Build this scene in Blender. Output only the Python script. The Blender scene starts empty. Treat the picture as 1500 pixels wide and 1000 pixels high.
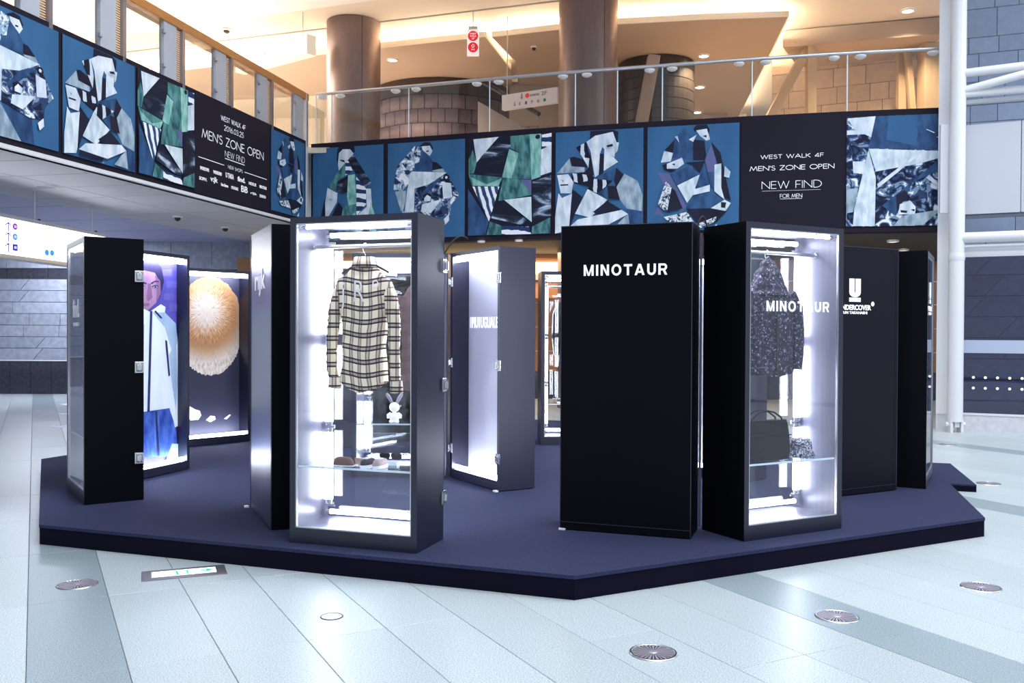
import bpy, bmesh, math, random
from mathutils import Vector, Matrix
random.seed(7)
S = bpy.context.scene
COL = S.collection
R = math.radians
# ------------------------------------------------------------------ camera
F_PX, PITCH, ROLL, CZ = 1338.2, 0.01102, 0.00447, 1.5123
def cam_axes():
    s, c = math.sin(PITCH), math.cos(PITCH)
    r0, d0, f = Vector((1, 0, 0)), Vector((0, -s, -c)), Vector((0, c, -s))
    cr, sr = math.cos(ROLL), math.sin(ROLL)
    return (r0*cr - d0*sr), (r0*sr + d0*cr), f
CR, CD, CF = cam_axes()
cam_d = bpy.data.cameras.new('camera'); cam = bpy.data.objects.new('camera', cam_d); COL.objects.link(cam)
M3 = Matrix((CR, -CD, -CF)).transposed()
cam.matrix_world = Matrix.Translation((0, 0, CZ)) @ M3.to_4x4()
cam_d.sensor_width = 36; cam_d.lens = 36*F_PX/1500; cam_d.clip_end = 200
S.camera = cam
# ------------------------------------------------------------------ world, daylight, exposure
W = bpy.data.worlds.new('world'); S.world = W; W.use_nodes = True
bg = W.node_tree.nodes['Background']; bg.inputs[0].default_value = (0.74, 0.84, 1.0, 1); bg.inputs[1].default_value = 0.52
def area(name, loc, size, power, color, rot=(0, 0, 0), sy=None):
    l = bpy.data.lights.new(name, 'AREA'); l.energy = power; l.color = color
    l.shape = 'RECTANGLE'; l.size = size; l.size_y = sy or size
    o = bpy.data.objects.new(name, l); o.location = loc; o.rotation_euler = rot; COL.objects.link(o); return o
area('skylight', (4.2, 4.0, 14.0), 10, 1750, (0.93, 0.97, 1.0), sy=15)
vs = S.view_settings
vs.view_transform = 'Standard'; vs.look = 'None'; vs.gamma = 1; vs.use_curve_mapping = False
vs.exposure = 0.68
# ------------------------------------------------------------------ helpers
def at(px, py, Y):
    """world point at forward distance Y seen at photo pixel (px,py) - used only to read off real positions"""
    d = CF + CR*((px-750)/F_PX) + CD*((py-500)/F_PX)
    return Vector((0, 0, CZ)) + d*(Y/d.y)
def onz(px, py, z):
    d = CF + CR*((px-750)/F_PX) + CD*((py-500)/F_PX)
    return Vector((0, 0, CZ)) + d*((z-CZ)/d.z)
def srgb(r, g, b):
    f = lambda c: (c/255/12.92) if c/255 <= .04045 else ((c/255+.055)/1.055)**2.4
    return (f(r), f(g), f(b), 1)
class MB:
    def __init__(s): s.v = []; s.f = []; s.m = []; s.sm = []
    def add(s, vs_, fs, mi=0, smooth=False, M=None):
        b = len(s.v)
        s.v += [tuple(M @ Vector(p)) if M else tuple(p) for p in vs_]
        for f in fs: s.f.append([i+b for i in f]); s.m.append(mi); s.sm.append(smooth)
        return s
    def box(s, x0, x1, y0, y1, z0, z1, mi=0, M=None):
        v = [(x0,y0,z0),(x1,y0,z0),(x1,y1,z0),(x0,y1,z0),(x0,y0,z1),(x1,y0,z1),(x1,y1,z1),(x0,y1,z1)]
        return s.add(v, [(0,3,2,1),(4,5,6,7),(0,1,5,4),(1,2,6,5),(2,3,7,6),(3,0,4,7)], mi, False, M)
    def prism(s, poly, z0, z1, mi=0, M=None, smooth=False):
        n = len(poly)
        v = [(x, y, z0) for x, y in poly]+[(x, y, z1) for x, y in poly]
        s.add(v, [tuple(range(n-1, -1, -1)), tuple(range(n, 2*n))], mi, False, M)
        b = len(s.v)-2*n
        for i in range(n):
            s.f.append([b+i, b+(i+1) % n, b+n+(i+1) % n, b+n+i]); s.m.append(mi); s.sm.append(smooth)
        return s
    def tube(s, pts, r, n=10, mi=0, caps=True):
        pts = [Vector(p) for p in pts]; rr = r if isinstance(r, (list, tuple)) else [r]*len(pts)
        rings = []; up = None
        for i, p in enumerate(pts):
            t = (pts[min(i+1, len(pts)-1)]-pts[max(i-1, 0)]).normalized()
            if up is None:
                a = Vector((0, 0, 1)) if abs(t.z) < .9 else Vector((1, 0, 0)); up = (a - t*a.dot(t)).normalized()
            else: up = (up - t*up.dot(t)).normalized()
            q = t.cross(up)
            rings.append([p + (up*math.cos(2*math.pi*k/n) + q*math.sin(2*math.pi*k/n))*rr[i] for k in range(n)])
        v = [x for g in rings for x in g]; f = []
        for i in range(len(pts)-1):
            for k in range(n): f.append((i*n+k, i*n+(k+1) % n, (i+1)*n+(k+1) % n, (i+1)*n+k))
        s.add(v, f, mi, True)
        if caps: s.add(rings[0], [tuple(range(n-1, -1, -1))], mi); s.add(rings[-1], [tuple(range(n))], mi)
        return s
    def lathe(s, prof, c=(0, 0, 0), n=24, mi=0, a0=0, a1=2*math.pi, smooth=True):
        full = abs(a1-a0-2*math.pi) < 1e-6; m = n if full else n+1
        v = [(c[0]+r*math.cos(a0+(a1-a0)*k/n), c[1]+r*math.sin(a0+(a1-a0)*k/n), c[2]+z) for r, z in prof for k in range(m)]
        f = []
        for i in range(len(prof)-1):
            for k in range(n):
                k2 = (k+1) % m
                f.append((i*m+k, i*m+k2, (i+1)*m+k2, (i+1)*m+k))
        return s.add(v, f, mi, smooth)
    def grid(s, rows, mi=0, closed=False, smooth=True):
        n = len(rows[0]); v = [p for r in rows for p in r]; f = []
        for i in range(len(rows)-1):
            for k in range(n if closed else n-1): f.append((i*n+k, i*n+(k+1) % n, (i+1)*n+(k+1) % n, (i+1)*n+k))
        return s.add(v, f, mi, smooth)
    def build(s, name, mats, parent=None, bevel=0, solid=0):
        me = bpy.data.meshes.new(name); me.from_pydata(s.v, [], s.f)
        if not isinstance(mats, (list, tuple)): mats = [mats]
        for m in mats: me.materials.append(m)
        me.polygons.foreach_set('material_index', s.m); me.polygons.foreach_set('use_smooth', s.sm); me.update()
        o = bpy.data.objects.new(name, me); COL.objects.link(o)
        if parent: o.parent = parent
        if solid: md = o.modifiers.new('t', 'SOLIDIFY'); md.thickness = solid
        if bevel: md = o.modifiers.new('b', 'BEVEL'); md.width = bevel; md.segments = 2; md.limit_method = 'ANGLE'
        return o
def thing(name, label, cat, loc=(0, 0, 0), rz=0, group=None):
    o = bpy.data.objects.new(name, None); COL.objects.link(o); o.location = loc; o.rotation_euler = (0, 0, rz)
    o.empty_display_size = .1
    return tag(o, label, cat, group)
def tag(o, label, cat, group=None):
    o['label'] = label; o['category'] = cat
    if group: o['group'] = group
    return o
def struct(o): o['kind'] = 'structure'; return o
def structE(name, loc=(0, 0, 0), rz=0):
    o = bpy.data.objects.new(name, None); COL.objects.link(o); o.location = loc; o.rotation_euler = (0, 0, rz); o['kind'] = 'structure'; return o
# ------------------------------------------------------------------ materials
def mat(name, col, rough=.5, metal=0, spec=.5, noise=None, bump=None, emis=None, alpha=None, vary=0):
    m = bpy.data.materials.new(name); m.use_nodes = True; nt = m.node_tree; N = nt.nodes; L = nt.links
    p = N['Principled BSDF']; p.inputs['Base Color'].default_value = col if len(col) == 4 else (*col, 1)
    p.inputs['Roughness'].default_value = rough; p.inputs['Metallic'].default_value = metal
    p.inputs['Specular IOR Level'].default_value = spec
    src = None
    if noise or bump:
        tc = N.new('ShaderNodeTexCoord')
    if noise:
        sc, col2, amt = noise[:3]; st = noise[3] if len(noise) > 3 else (1, 1, 1)
        mp = N.new('ShaderNodeMapping'); mp.inputs['Scale'].default_value = st
        L.new(tc.outputs['Object'], mp.inputs[0])
        nz = N.new('ShaderNodeTexNoise'); nz.inputs['Scale'].default_value = sc; nz.inputs['Detail'].default_value = 6
        L.new(mp.outputs[0], nz.inputs['Vector'])
        rp = N.new('ShaderNodeValToRGB'); rp.color_ramp.elements[0].position = .5-amt; rp.color_ramp.elements[1].position = .5+amt
        rp.color_ramp.elements[0].color = p.inputs['Base Color'].default_value[:]; rp.color_ramp.elements[1].color = col2 if len(col2) == 4 else (*col2, 1)
        L.new(nz.outputs[0], rp.inputs[0]); src = rp.outputs[0]; L.new(src, p.inputs['Base Color'])
    if vary:
        oi = N.new('ShaderNodeObjectInfo'); mr = N.new('ShaderNodeMapRange'); mr.inputs[3].default_value = 1-vary; mr.inputs[4].default_value = 1+vary
        L.new(oi.outputs['Random'], mr.inputs[0]); hs = N.new('ShaderNodeHueSaturation')
        if src: L.new(src, hs.inputs['Color'])
        else: hs.inputs['Color'].default_value = p.inputs['Base Color'].default_value[:]
        L.new(mr.outputs[0], hs.inputs['Value']); L.new(hs.outputs[0], p.inputs['Base Color'])
    if bump:
        nb = N.new('ShaderNodeTexNoise'); nb.inputs['Scale'].default_value = bump[0]; nb.inputs['Detail'].default_value = 4
        L.new(tc.outputs['Object'], nb.inputs['Vector'])
        bp = N.new('ShaderNodeBump'); bp.inputs['Strength'].default_value = bump[1]; bp.inputs['Distance'].default_value = .01
        L.new(nb.outputs[0], bp.inputs['Height']); L.new(bp.outputs[0], p.inputs['Normal'])
    if emis: p.inputs['Emission Color'].default_value = (*emis[0], 1); p.inputs['Emission Strength'].default_value = emis[1]
    return m
def emit(name, col, st):
    m = bpy.data.materials.new(name); m.use_nodes = True; nt = m.node_tree; nt.nodes.clear()
    e = nt.nodes.new('ShaderNodeEmission'); e.inputs[0].default_value = (*col, 1); e.inputs[1].default_value = st
    o = nt.nodes.new('ShaderNodeOutputMaterial'); nt.links.new(e.outputs[0], o.inputs[0]); return m
def glass(name, tint=(1, 1, 1), ior=1.45, rough=0.0, mix=None):
    m = bpy.data.materials.new(name); m.use_nodes = True; nt = m.node_tree; nt.nodes.clear(); N = nt.nodes; L = nt.links
    t = N.new('ShaderNodeBsdfTransparent'); t.inputs[0].default_value = (*tint, 1)
    g = N.new('ShaderNodeBsdfGlossy'); g.inputs['Roughness'].default_value = rough
    mx = N.new('ShaderNodeMixShader'); o = N.new('ShaderNodeOutputMaterial')
    if mix is None:
        fr = N.new('ShaderNodeFresnel'); ge = N.new('ShaderNodeNewGeometry'); ma = N.new('ShaderNodeMapRange')
        ma.inputs[3].default_value = ior; ma.inputs[4].default_value = 1/ior      # same reflectance on both faces of a thin pane
        L.new(ge.outputs['Backfacing'], ma.inputs[0]); L.new(ma.outputs[0], fr.inputs[0]); L.new(fr.outputs[0], mx.inputs[0])
    else: mx.inputs[0].default_value = mix
    L.new(t.outputs[0], mx.inputs[1]); L.new(g.outputs[0], mx.inputs[2]); L.new(mx.outputs[0], o.inputs[0]); return m
def nodes_mat(name, fn, rough=.8, spec=.3):
    m = mat(name, (.5, .5, .5), rough, spec=spec); nt = m.node_tree
    tc = nt.nodes.new('ShaderNodeTexCoord'); out = fn(nt, nt.nodes, nt.links, tc); nt.links.new(out, nt.nodes['Principled BSDF'].inputs['Base Color']); return m
def math_n(N, L, op, a, b=None, clamp=False):
    n = N.new('ShaderNodeMath'); n.operation = op; n.use_clamp = clamp
    for i, x in enumerate((a, b)):
        if x is None: continue
        if isinstance(x, (int, float)): n.inputs[i].default_value = x
        else: L.new(x, n.inputs[i])
    return n.outputs[0]
def mixc(N, L, f, a, b):
    n = N.new('ShaderNodeMix'); n.data_type = 'RGBA'
    if isinstance(f, (int, float)): n.inputs[0].default_value = f
    else: L.new(f, n.inputs[0])
    for i, x in ((6, a), (7, b)):
        if isinstance(x, tuple): n.inputs[i].default_value = x
        else: L.new(x, n.inputs[i])
    return n.outputs[2]

LAM = mat('navy laminate', (.009, .009, .028), .34, spec=.65, noise=(60, (.011, .011, .032), .2, (1, 1, .1)))
LAMG = mat('glossy blue laminate', (.035, .035, .08), .30, spec=1.0)
LAMN = mat('matt navy laminate', (.006, .005, .014), .5, spec=.15)
LAMD = mat('black laminate', (.003, .003, .005), .55, spec=.08)
LAMI = mat('brushed inner laminate', (.12, .12, .17), .33, spec=.6, noise=(40, (.15, .15, .21), .2, (1, 1, .05)))
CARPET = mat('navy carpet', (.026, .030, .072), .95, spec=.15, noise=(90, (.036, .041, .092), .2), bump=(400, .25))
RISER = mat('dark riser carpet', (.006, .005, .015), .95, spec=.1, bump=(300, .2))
LAMB = mat('lit brushed panel', (.42, .42, .52), .30, spec=.7)  # paler copy of the inner laminate, strip light put into its colour
PAPERB = mat('pale inner poster', (.55, .57, .66), .5)
CHROME = mat('chrome', (.8, .8, .82), .14, 1)
STEEL = mat('satin steel', (.62, .63, .66), .3, 1)
GLASS = glass('clear glass', (.98, .99, 1.0), 1.4)
GLEDGE = mat('lit glass edge', (.75, .85, .9), .1, spec=.8)
BGLASS = glass('balustrade glass', (.86, .87, .86), 1.45)
WGLASS = glass('curtain wall glass', (.82, .87, .96), 1.6)
DGLASS = glass('dark glass', (.62, .64, .78), 1.6)
TUBE = emit('fluorescent tube', (.84, .88, 1.0), 19)
STRIP = emit('led strip', (.80, .86, 1.0), 26)
WARM = emit('warm cove lamp', (1.0, .79, .52), 75)
WARMD = emit('warm downlight', (1.0, .82, .62), 14)
WHITE = mat('white vinyl letter', (.9, .9, .93), .5, emis=((1, 1, 1), .25))
PAPERW = mat('printed white', (.86, .88, .92), .6)
WPAINT = mat('white painted steel', (.72, .72, .74), .35, spec=.4)
GPOST = mat('pale grey post', (.42, .45, .50), .45, noise=(5, (.46, .48, .53), .2))
WOODR = mat('oak handrail', srgb(205, 140, 75), .4, noise=(8, srgb(160, 98, 45), .25, (1, 1, 12)))
BLACKF = mat('banner black', (.012, .009, .020), .75, spec=.2)
CEILW = mat('cream ceiling', (.72, .66, .60), .8, spec=.2)
CEILA = mat('white atrium ceiling', (.80, .82, .86), .8, spec=.2)
CEILD = mat('dropped ceiling', (.44, .36, .31), .8, spec=.2)
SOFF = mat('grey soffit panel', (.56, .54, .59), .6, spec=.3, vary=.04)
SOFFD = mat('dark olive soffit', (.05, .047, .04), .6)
BRONZE = mat('bronze column cladding', (.20, .145, .135), .42, .75, noise=(25, (.23, .17, .155), .3, (1, 1, .2)))
DRUM = mat('dark stone drum', (.028, .022, .020), .35, noise=(3, (.05, .038, .03), .3, (1, 1, 8)))
STONET = mat('tan stone', srgb(242, 224, 206), .75, noise=(6, srgb(224, 200, 180), .3), bump=(25, .3), vary=.10)
STONEG = mat('grey stone', srgb(160, 166, 180), .6, noise=(9, srgb(128, 136, 152), .25), bump=(20, .2), vary=.08)
STONEP = mat('mauve stone', srgb(120, 105, 115), .7, noise=(6, srgb(90, 78, 90), .3), vary=.1)
STONEB = mat('pale blue stone', srgb(186, 192, 198), .7, noise=(8, srgb(165, 172, 182), .3), vary=.08)  # pale bluish-grey stone of the upper right wall
GRAN = mat('pale granite tile', srgb(204, 213, 215), .36, spec=.45, noise=(150, srgb(150, 162, 168), .13), vary=.05)
GRAND = mat('green granite tile', srgb(164, 178, 184), .36, spec=.45, noise=(150, srgb(118, 133, 140), .13), vary=.03)
JOINT = mat('dark joint', (.05, .05, .06), .9)
DGRAN = mat('black polished granite', (.02, .02, .032), .15, spec=.5, noise=(14, (.04, .04, .06), .2))
WOODP = mat('tan wood panel', srgb(178, 128, 88), .5, noise=(4, srgb(150, 102, 66), .3, (1, 1, 10)), vary=.04)
VENTM = mat('brushed vent steel', (.50, .46, .53), .45, .7)
GREYM = mat('grey metal', (.36, .34, .38), .35, .8)
DARKH = mat('black slot', (.01, .01, .015), .8)
RED = mat('sign red', srgb(215, 25, 35), .5, emis=((.8, .02, .03), .3))
SIGNW = mat('sign white', (.85, .84, .84), .5, emis=((1, .95, .9), .25))
LITSIGN = emit('lit sign face', (.93, .95, 1.0), 2.4)
BLUE = mat('sign blue', srgb(25, 35, 150), .5, emis=((.02, .03, .5), .5))
SKYB = mat('sign sky blue', srgb(60, 140, 215), .5, emis=((.05, .3, .8), .5))
PURP = mat('sign purple', srgb(120, 30, 160), .5, emis=((.25, .02, .5), .5))
YEL = mat('sign yellow', srgb(235, 200, 90), .5, emis=((.9, .6, .15), .5))
FAINT = mat('sign pale text', srgb(195, 190, 225), .5, emis=((.72, .7, .9), 1.6))
GREENS = emit('exit green', (.0, .62, .32), 1.2)
EXITW = emit('exit lamp white', (.93, 1.0, .93), 1.6)
BLACKP = mat('black plastic', (.012, .012, .015), .4)
CABLE = mat('black cable', (.01, .01, .012), .6)

# ------------------------------------------------------------------ text
def text_mesh(txt, bold=0, spacing=1.0, shear=0):
    c = bpy.data.curves.new('lettering', 'FONT'); c.body = txt; c.size = 1; c.extrude = .012; c.offset = bold; c.space_character = spacing; c.shear = shear
    c.resolution_u = 4
    o = bpy.data.objects.new('tmp', c); COL.objects.link(o)
    dg = bpy.context.evaluated_depsgraph_get(); me = bpy.data.meshes.new_from_object(o.evaluated_get(dg))
    bpy.data.objects.remove(o); bpy.data.curves.remove(c); return me
def text(txt, x0, x1, zb, zt, y, parent, material, name='lettering', bold=0, spacing=1.0, flip=False, label=None):
    """lettering in the local XZ plane of parent, read from the -y side, fitted to a box"""
    me = text_mesh(txt, bold, spacing)
    xs = [v.co.x for v in me.vertices]; ys = [v.co.y for v in me.vertices]
    ax, bx, ay, by = min(xs), max(xs), min(ys), max(ys)
    for v in me.vertices:
        u = (v.co.x-ax)/(bx-ax); w = (v.co.y-ay)/(by-ay); d = v.co.z*.12
        if flip: u = 1-u
        v.co = Vector((x0+(x1-x0)*u, y - d, zb+(zt-zb)*w))
    me.materials.clear(); me.materials.append(material)
    o = bpy.data.objects.new(name, me); COL.objects.link(o); o.parent = parent
    if label: o['label'] = label
    return o

def ring_pts(cx_, cy_, rx, ry, a0, a1, n=14): return [(cx_+rx*math.cos(R(a0+(a1-a0)*k/n)), cy_+ry*math.sin(R(a0+(a1-a0)*k/n))) for k in range(n+1)]
def band(o, i): return [[o[k], o[k+1], i[k+1], i[k]] for k in range(len(o)-1)]
w_ = .21
GLY = {
 'M': (.98, [[(0,0),(w_,0),(w_,1),(0,1)], [(.98-w_,0),(.98,0),(.98,1),(.98-w_,1)], [(w_,1),(.06,1),(.40,0),(.49,0),(.49,.22)], [(.49,.22),(.49,0),(.58,0),(.92,1),(.98-w_,1)]]),
 'I': (w_, [[(0,0),(w_,0),(w_,1),(0,1)]]),
 'N': (.82, [[(0,0),(w_,0),(w_,1),(0,1)], [(.82-w_,0),(.82,0),(.82,1),(.82-w_,1)], [(.02,1),(.23,1),(.80,0),(.59,0)]]),
 'O': (.96, band(ring_pts(.48,.5,.48,.52,0,360,32), ring_pts(.48,.5,.27,.33,0,360,32))),
 'T': (.80, [[(0,.80),(.80,.80),(.80,1),(0,1)], [(.40-w_/2,0),(.40+w_/2,0),(.40+w_/2,.8),(.40-w_/2,.8)]]),
 'A': (.96, [[(0,0),(.23,0),(.50,.80),(.60,1),(.36,1)], [(.73,0),(.96,0),(.60,1),(.36,1),(.46,.80)], [(.22,.20),(.74,.20),(.68,.37),(.28,.37)]]),
 'U': (.82, [[(0,.36),(w_,.36),(w_,1),(0,1)], [(.82-w_,.36),(.82,.36),(.82,1),(.82-w_,1)]]+band(ring_pts(.41,.38,.41,.40,180,360,16), ring_pts(.41,.38,.20,.20,180,360,16))),
 'R': (.84, [[(0,0),(w_,0),(w_,1),(0,1)], [(w_,.82),(.52,.82),(.52,1),(w_,1)], [(w_,.38),(.52,.38),(.52,.56),(w_,.56)], [(.40,.42),(.60,.46),(.84,0),(.61,0)]]+band(ring_pts(.52,.69,.30,.31,-90,90,12), ring_pts(.52,.69,.10,.13,-90,90,12))),
}
def sans(txt, x0, x1, zb, zt, y, parent, material, gap=.24, name='letter'):
    total = sum(GLY[c][0] for c in txt)+gap*(len(txt)-1); k = (x1-x0)/total; x = x0; h = zt-zb
    for c in txt:
        b = MB()
        for pl_ in GLY[c][1]:
            q = [(x+u*k, zb+v*h) for u, v in pl_]; n = len(q)
            b.add([(u, y-.0015, v) for u, v in q]+[(u, y, v) for u, v in q], [tuple(range(n))]+[(i, (i+1) % n, n+(i+1) % n, n+i) for i in range(n)])
        b.build(name, material, parent); x += (GLY[c][0]+gap)*k
def arcp(cx_, cy_, rx, ry, a0, a1, n=12): return ring_pts(cx_, cy_, rx, ry, a0, a1, n)
STK = {
 'W': (1.10, [[(0,1),(.28,0),(.55,1),(.82,0),(1.10,1)]]), 'E': (.50, [[(.5,1),(0,1),(0,0),(.5,0)], [(0,.52),(.46,.52)]]), 'T': (.56, [[(0,1),(.56,1)], [(.28,1),(.28,0)]]),
 'S': (.50, [arcp(.25,.76,.20,.24,30,270)[0:]+arcp(.25,.26,.25,.26,90,-150)]), 'A': (.84, [[(0,0),(.42,1),(.84,0)], [(.16,.34),(.68,.34)]]), 'L': (.44, [[(0,1),(0,0),(.44,0)]]),
 'K': (.62, [[(0,1),(0,0)], [(.58,1),(.02,.46)], [(.16,.56),(.62,0)]]), '4': (.60, [[(.46,0),(.46,1),(0,.24),(.60,.24)]]), 'F': (.46, [[(.46,1),(0,1),(0,0)], [(0,.50),(.42,.50)]]),
 'M': (1.02, [[(0,0),(.18,1),(.51,.12),(.84,1),(1.02,0)]]), 'N': (.78, [[(0,0),(0,1),(.78,0),(.78,1)]]), "'": (.02, [[(.01,1),(.01,.72)]]), 'Z': (.66, [[(0,1),(.64,1),(0,0),(.66,0)]]),
 'O': (1.0, [arcp(.5,.5,.5,.5,0,360,28)]), 'P': (.48, [[(0,0),(0,1),(.2,1)]+arcp(.2,.74,.26,.26,90,-90)[1:]+[(0,.48)]]), 'R': (.54, [[(0,0),(0,1),(.2,1)]+arcp(.2,.74,.26,.26,90,-90)[1:]+[(0,.48)], [(.18,.48),(.54,0)]]),
 'I': (.02, [[(.01,0),(.01,1)]]), 'D': (.76, [[(0,0),(0,1),(.22,1)]+arcp(.22,.5,.54,.5,90,-90)[1:]+[(0,0)]]), 'H': (.66, [[(0,0),(0,1)], [(.66,0),(.66,1)], [(0,.5),(.66,.5)]]),
 '0': (.58, [arcp(.29,.5,.29,.5,0,360,22)]), '1': (.22, [[(0,.86),(.2,1),(.2,0)]]), '2': (.54, [arcp(.27,.73,.26,.27,170,-30)+[(0,0),(.54,0)]]), '3': (.50, [arcp(.23,.74,.22,.26,160,-90)+arcp(.23,.25,.27,.25,88,-160)]),
 '5': (.50, [[(.46,1),(.10,1),(.03,.52)]+arcp(.22,.31,.28,.31,105,-150)]), '6': (.54, [[(.40,1),(.06,.46)]+arcp(.27,.29,.27,.29,150,510)]), '.': (.06, [[(.0,.03),(.07,.03)]]), ' ': (.34, []),
}
def strokes(txt, x0, x1, zb, zt, y, parent, material, th=.09, gap=.17, name='lettering'):
    tot = sum(STK[c][0] for c in txt)+gap*(len(txt)-1); k = (x1-x0)/tot; h = zt-zb; x = x0; b = MB(); t_ = th*h/2
    for c in txt:
        for line in STK[c][1]:
            P_ = [(x+u*k, zb+v*h) for u, v in line]
            for i, ((ax, az), (bx_, bz)) in enumerate(zip(P_, P_[1:])):
                dx, dz = bx_-ax, bz-az; l = math.hypot(dx, dz) or 1; ux_, uz = dx/l*t_, dz/l*t_; e = .6
                q = [(ax-ux_*e+uz, az-uz*e-ux_), (bx_+ux_*e+uz, bz+uz*e-ux_), (bx_+ux_*e-uz, bz+uz*e+ux_), (ax-ux_*e-uz, az-uz*e+ux_)]
                b.add([(u, y-.002-.00002*i, v) for u, v in q], [(0, 1, 2, 3)])
        x += (STK[c][0]+gap)*k
    return b.build(name, material, parent)
# ------------------------------------------------------------------ floor
TA = R(117.6); TD = Vector((math.cos(TA), math.sin(TA), 0)); TN = Vector((-math.sin(TA), math.cos(TA), 0))
floor = struct(MB().box(-22, 16, -4, 34, -.05, -.006).build('floor', JOINT))
TW, TL = .405, 1.25
cells = []
for i in range(-62, 60):
    off = .035 + i*TW
    for j in range(-40, 40):
        a0 = .65 + j*TL + (0 if i % 2 == 0 else .0) + (.62 if (i*7) % 5 in (1, 3) and i < -2 else 0)
        c = TN*(off+TW/2) + TD*(a0+TL/2)
        if -20 < c.x < 15 and -1 < c.y < 33: cells.append((i, a0, off, c))
def octagon_in(p, k=.96):
    c = Vector((-.07, 10.0, 0)); d = p-c
    return all(d.dot(Vector((math.cos(R(25.6+45*q)), math.sin(R(25.6+45*q)), 0))) < 4.5*k for q in range(8))
def hidden(c): return octagon_in(c, .8)
vis = [q for q in cells if not hidden(q[3]) and q[3].y > 3.3 and abs(q[3].x) < q[3].y*.56+1.0]
rest = [q for q in cells if q not in vis]
vis.sort(key=lambda q: q[3].y)
near, far = vis[:296], vis[296:]
tile_me = {}
def tile_mesh(m):
    g = .0013; b = MB(); e = .002
    x0, x1, y0, y1 = -TL/2+g, TL/2-g, -TW/2+g, TW/2-g
    v = [(x0, y0, -.03), (x1, y0, -.03), (x1, y1, -.03), (x0, y1, -.03), (x0, y0, -e), (x1, y0, -e), (x1, y1, -e), (x0, y1, -e),
         (x0+e, y0+e, 0), (x1-e, y0+e, 0), (x1-e, y1-e, 0), (x0+e, y1-e, 0)]
    f = [(0, 3, 2, 1), (8, 9, 10, 11)]
    for a in (0, 4):
        for k in range(4): f.append((a+k, a+(k+1) % 4, a+4+(k+1) % 4, a+4+k))
    b.add(v, f); return b
dark_row = lambda i: i in (-1, -10, -19, 8, 17, -28)
for key, m in (('l', GRAN), ('d', GRAND)):
    o = tile_mesh(m).build('tile_source', m); tile_me[key] = o.data; bpy.data.objects.remove(o)
for i, a0, off, c in near:
    o = bpy.data.objects.new('floor_tile', tile_me['d' if dark_row(i) else 'l']); COL.objects.link(o); o.parent = floor
    o.location = (c.x, c.y, random.uniform(-.0004, .0004)); o.rotation_euler = (0, 0, TA)
ms = MB(); md_ = MB()
tm = tile_mesh(None)
for i, a0, off, c in far+rest:
    Mx = Matrix.Translation((c.x, c.y, 0)) @ Matrix.Rotation(TA, 4, 'Z')
    (md_ if dark_row(i) else ms).add(tm.v, tm.f, M=Mx)
for b, m in ((ms, GRAN), (md_, GRAND)):
    o = b.build('distant_floor_tiles', m, floor); o['kind'] = 'stuff'

# ------------------------------------------------------------------ platform (regular octagon) and side step
P0 = [(.359, 5.125), (3.533, 6.796)]
cx, cy, rad = -.085, 9.93, 4.84
a_ = math.atan2(5.125-cy, .359-cx)
octp = [(.359, 5.125), (3.533, 6.796), (4.60, 10.25), (3.0, 13.3), (-.45, 14.5), (-3.75, 13.0), (-4.98, 9.66), (-3.321, 6.410)]
pl = thing('display_platform', 'low octagonal platform covered in navy carpet that carries all the display cases', 'platform', (0, 0, 0))
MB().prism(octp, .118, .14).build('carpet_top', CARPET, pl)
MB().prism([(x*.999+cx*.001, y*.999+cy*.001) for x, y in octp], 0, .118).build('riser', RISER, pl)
st = thing('entry_step', 'small lower step against the right side of the navy platform', 'step', (0, 0, 0))
q1, q2 = Vector((4.433, 8.691)), Vector((4.87, 10.124))
e1, e2 = Vector(octp[1]), Vector(octp[2]); ed = (e2-e1).normalized(); en = Vector((ed.y, -ed.x))
def onedge(q): return e1+ed*(q-e1).dot(ed)+en*.004
r1, r2 = onedge(q1), onedge(q2)
sp = [tuple(r1), tuple(q1), tuple(q2), tuple(r2)]
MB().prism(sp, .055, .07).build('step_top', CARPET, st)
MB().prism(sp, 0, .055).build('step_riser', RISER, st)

# ------------------------------------------------------------------ floor grates, uplight, exit light
def grate(px, py, label, r=.112):
    p = onz(px, py, 0)
    t = thing('floor_vent', label, 'floor vent', (p.x, p.y, 0), TA, 'round slotted vents in the stone floor')
    MB().lathe([(r-.012, .001), (r-.010, .006), (r, .005), (r+.003, .0008)], n=36).build('rim', STEEL, t)
    MB().lathe([(.0001, .0012), (r-.012, .0012)], n=36).build('well', DARKH, t)
    b = MB(); n = 30; q = 2*math.pi/n
    for k in range(n):
        a = q*k; r0, rm, rE = .016, .026, r-.010
        w0, w1 = (.5, .34) if k % 2 else (.5, .22)
        P = [(r0, a-q*.5), (rm, a-q*.36), (rE, a-q*w1), (rE, a+q*w1), (rm, a+q*.36), (r0, a+q*.5)]
        v = [(rr*math.cos(t_), rr*math.sin(t_), .002) for rr, t_ in P]+[(rr*math.cos(t_), rr*math.sin(t_), .0052) for rr, t_ in P]
        b.add(v, [tuple(range(6, 12))]+[(i, (i+1) % 6, 6+(i+1) % 6, 6+i) for i in range(6)])
    b.lathe([(.0001, .0056), (.020, .0056), (.022, .002)], n=20)
    b.build('slotted_disc', VENTM, t)
grate(113, 856, 'round slotted steel vent in the darker granite strip at the front left')
grate(957, 956, 'round slotted steel vent nearest the front, below the middle of the platform')
grate(1226, 903, 'round slotted steel vent in the greener tile strip at front right')
grate(1437, 860, 'round slotted steel vent close to the right edge, beyond the platform corner')
grate(1448, 708, 'round slotted steel vent beside the small side step at right')
grate(1388, 651, 'distant round floor vent near the foot of the white pillar', .11)
grate(95, 592, 'farthest floor vent beside the dark base of the grey stone wall', .11)
grate(88, 625, 'distant floor vent left of the leftmost display case, third from the stone wall', .11)
grate(94, 606, 'distant floor vent left of the leftmost display case, second from the stone wall', .11)
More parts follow.
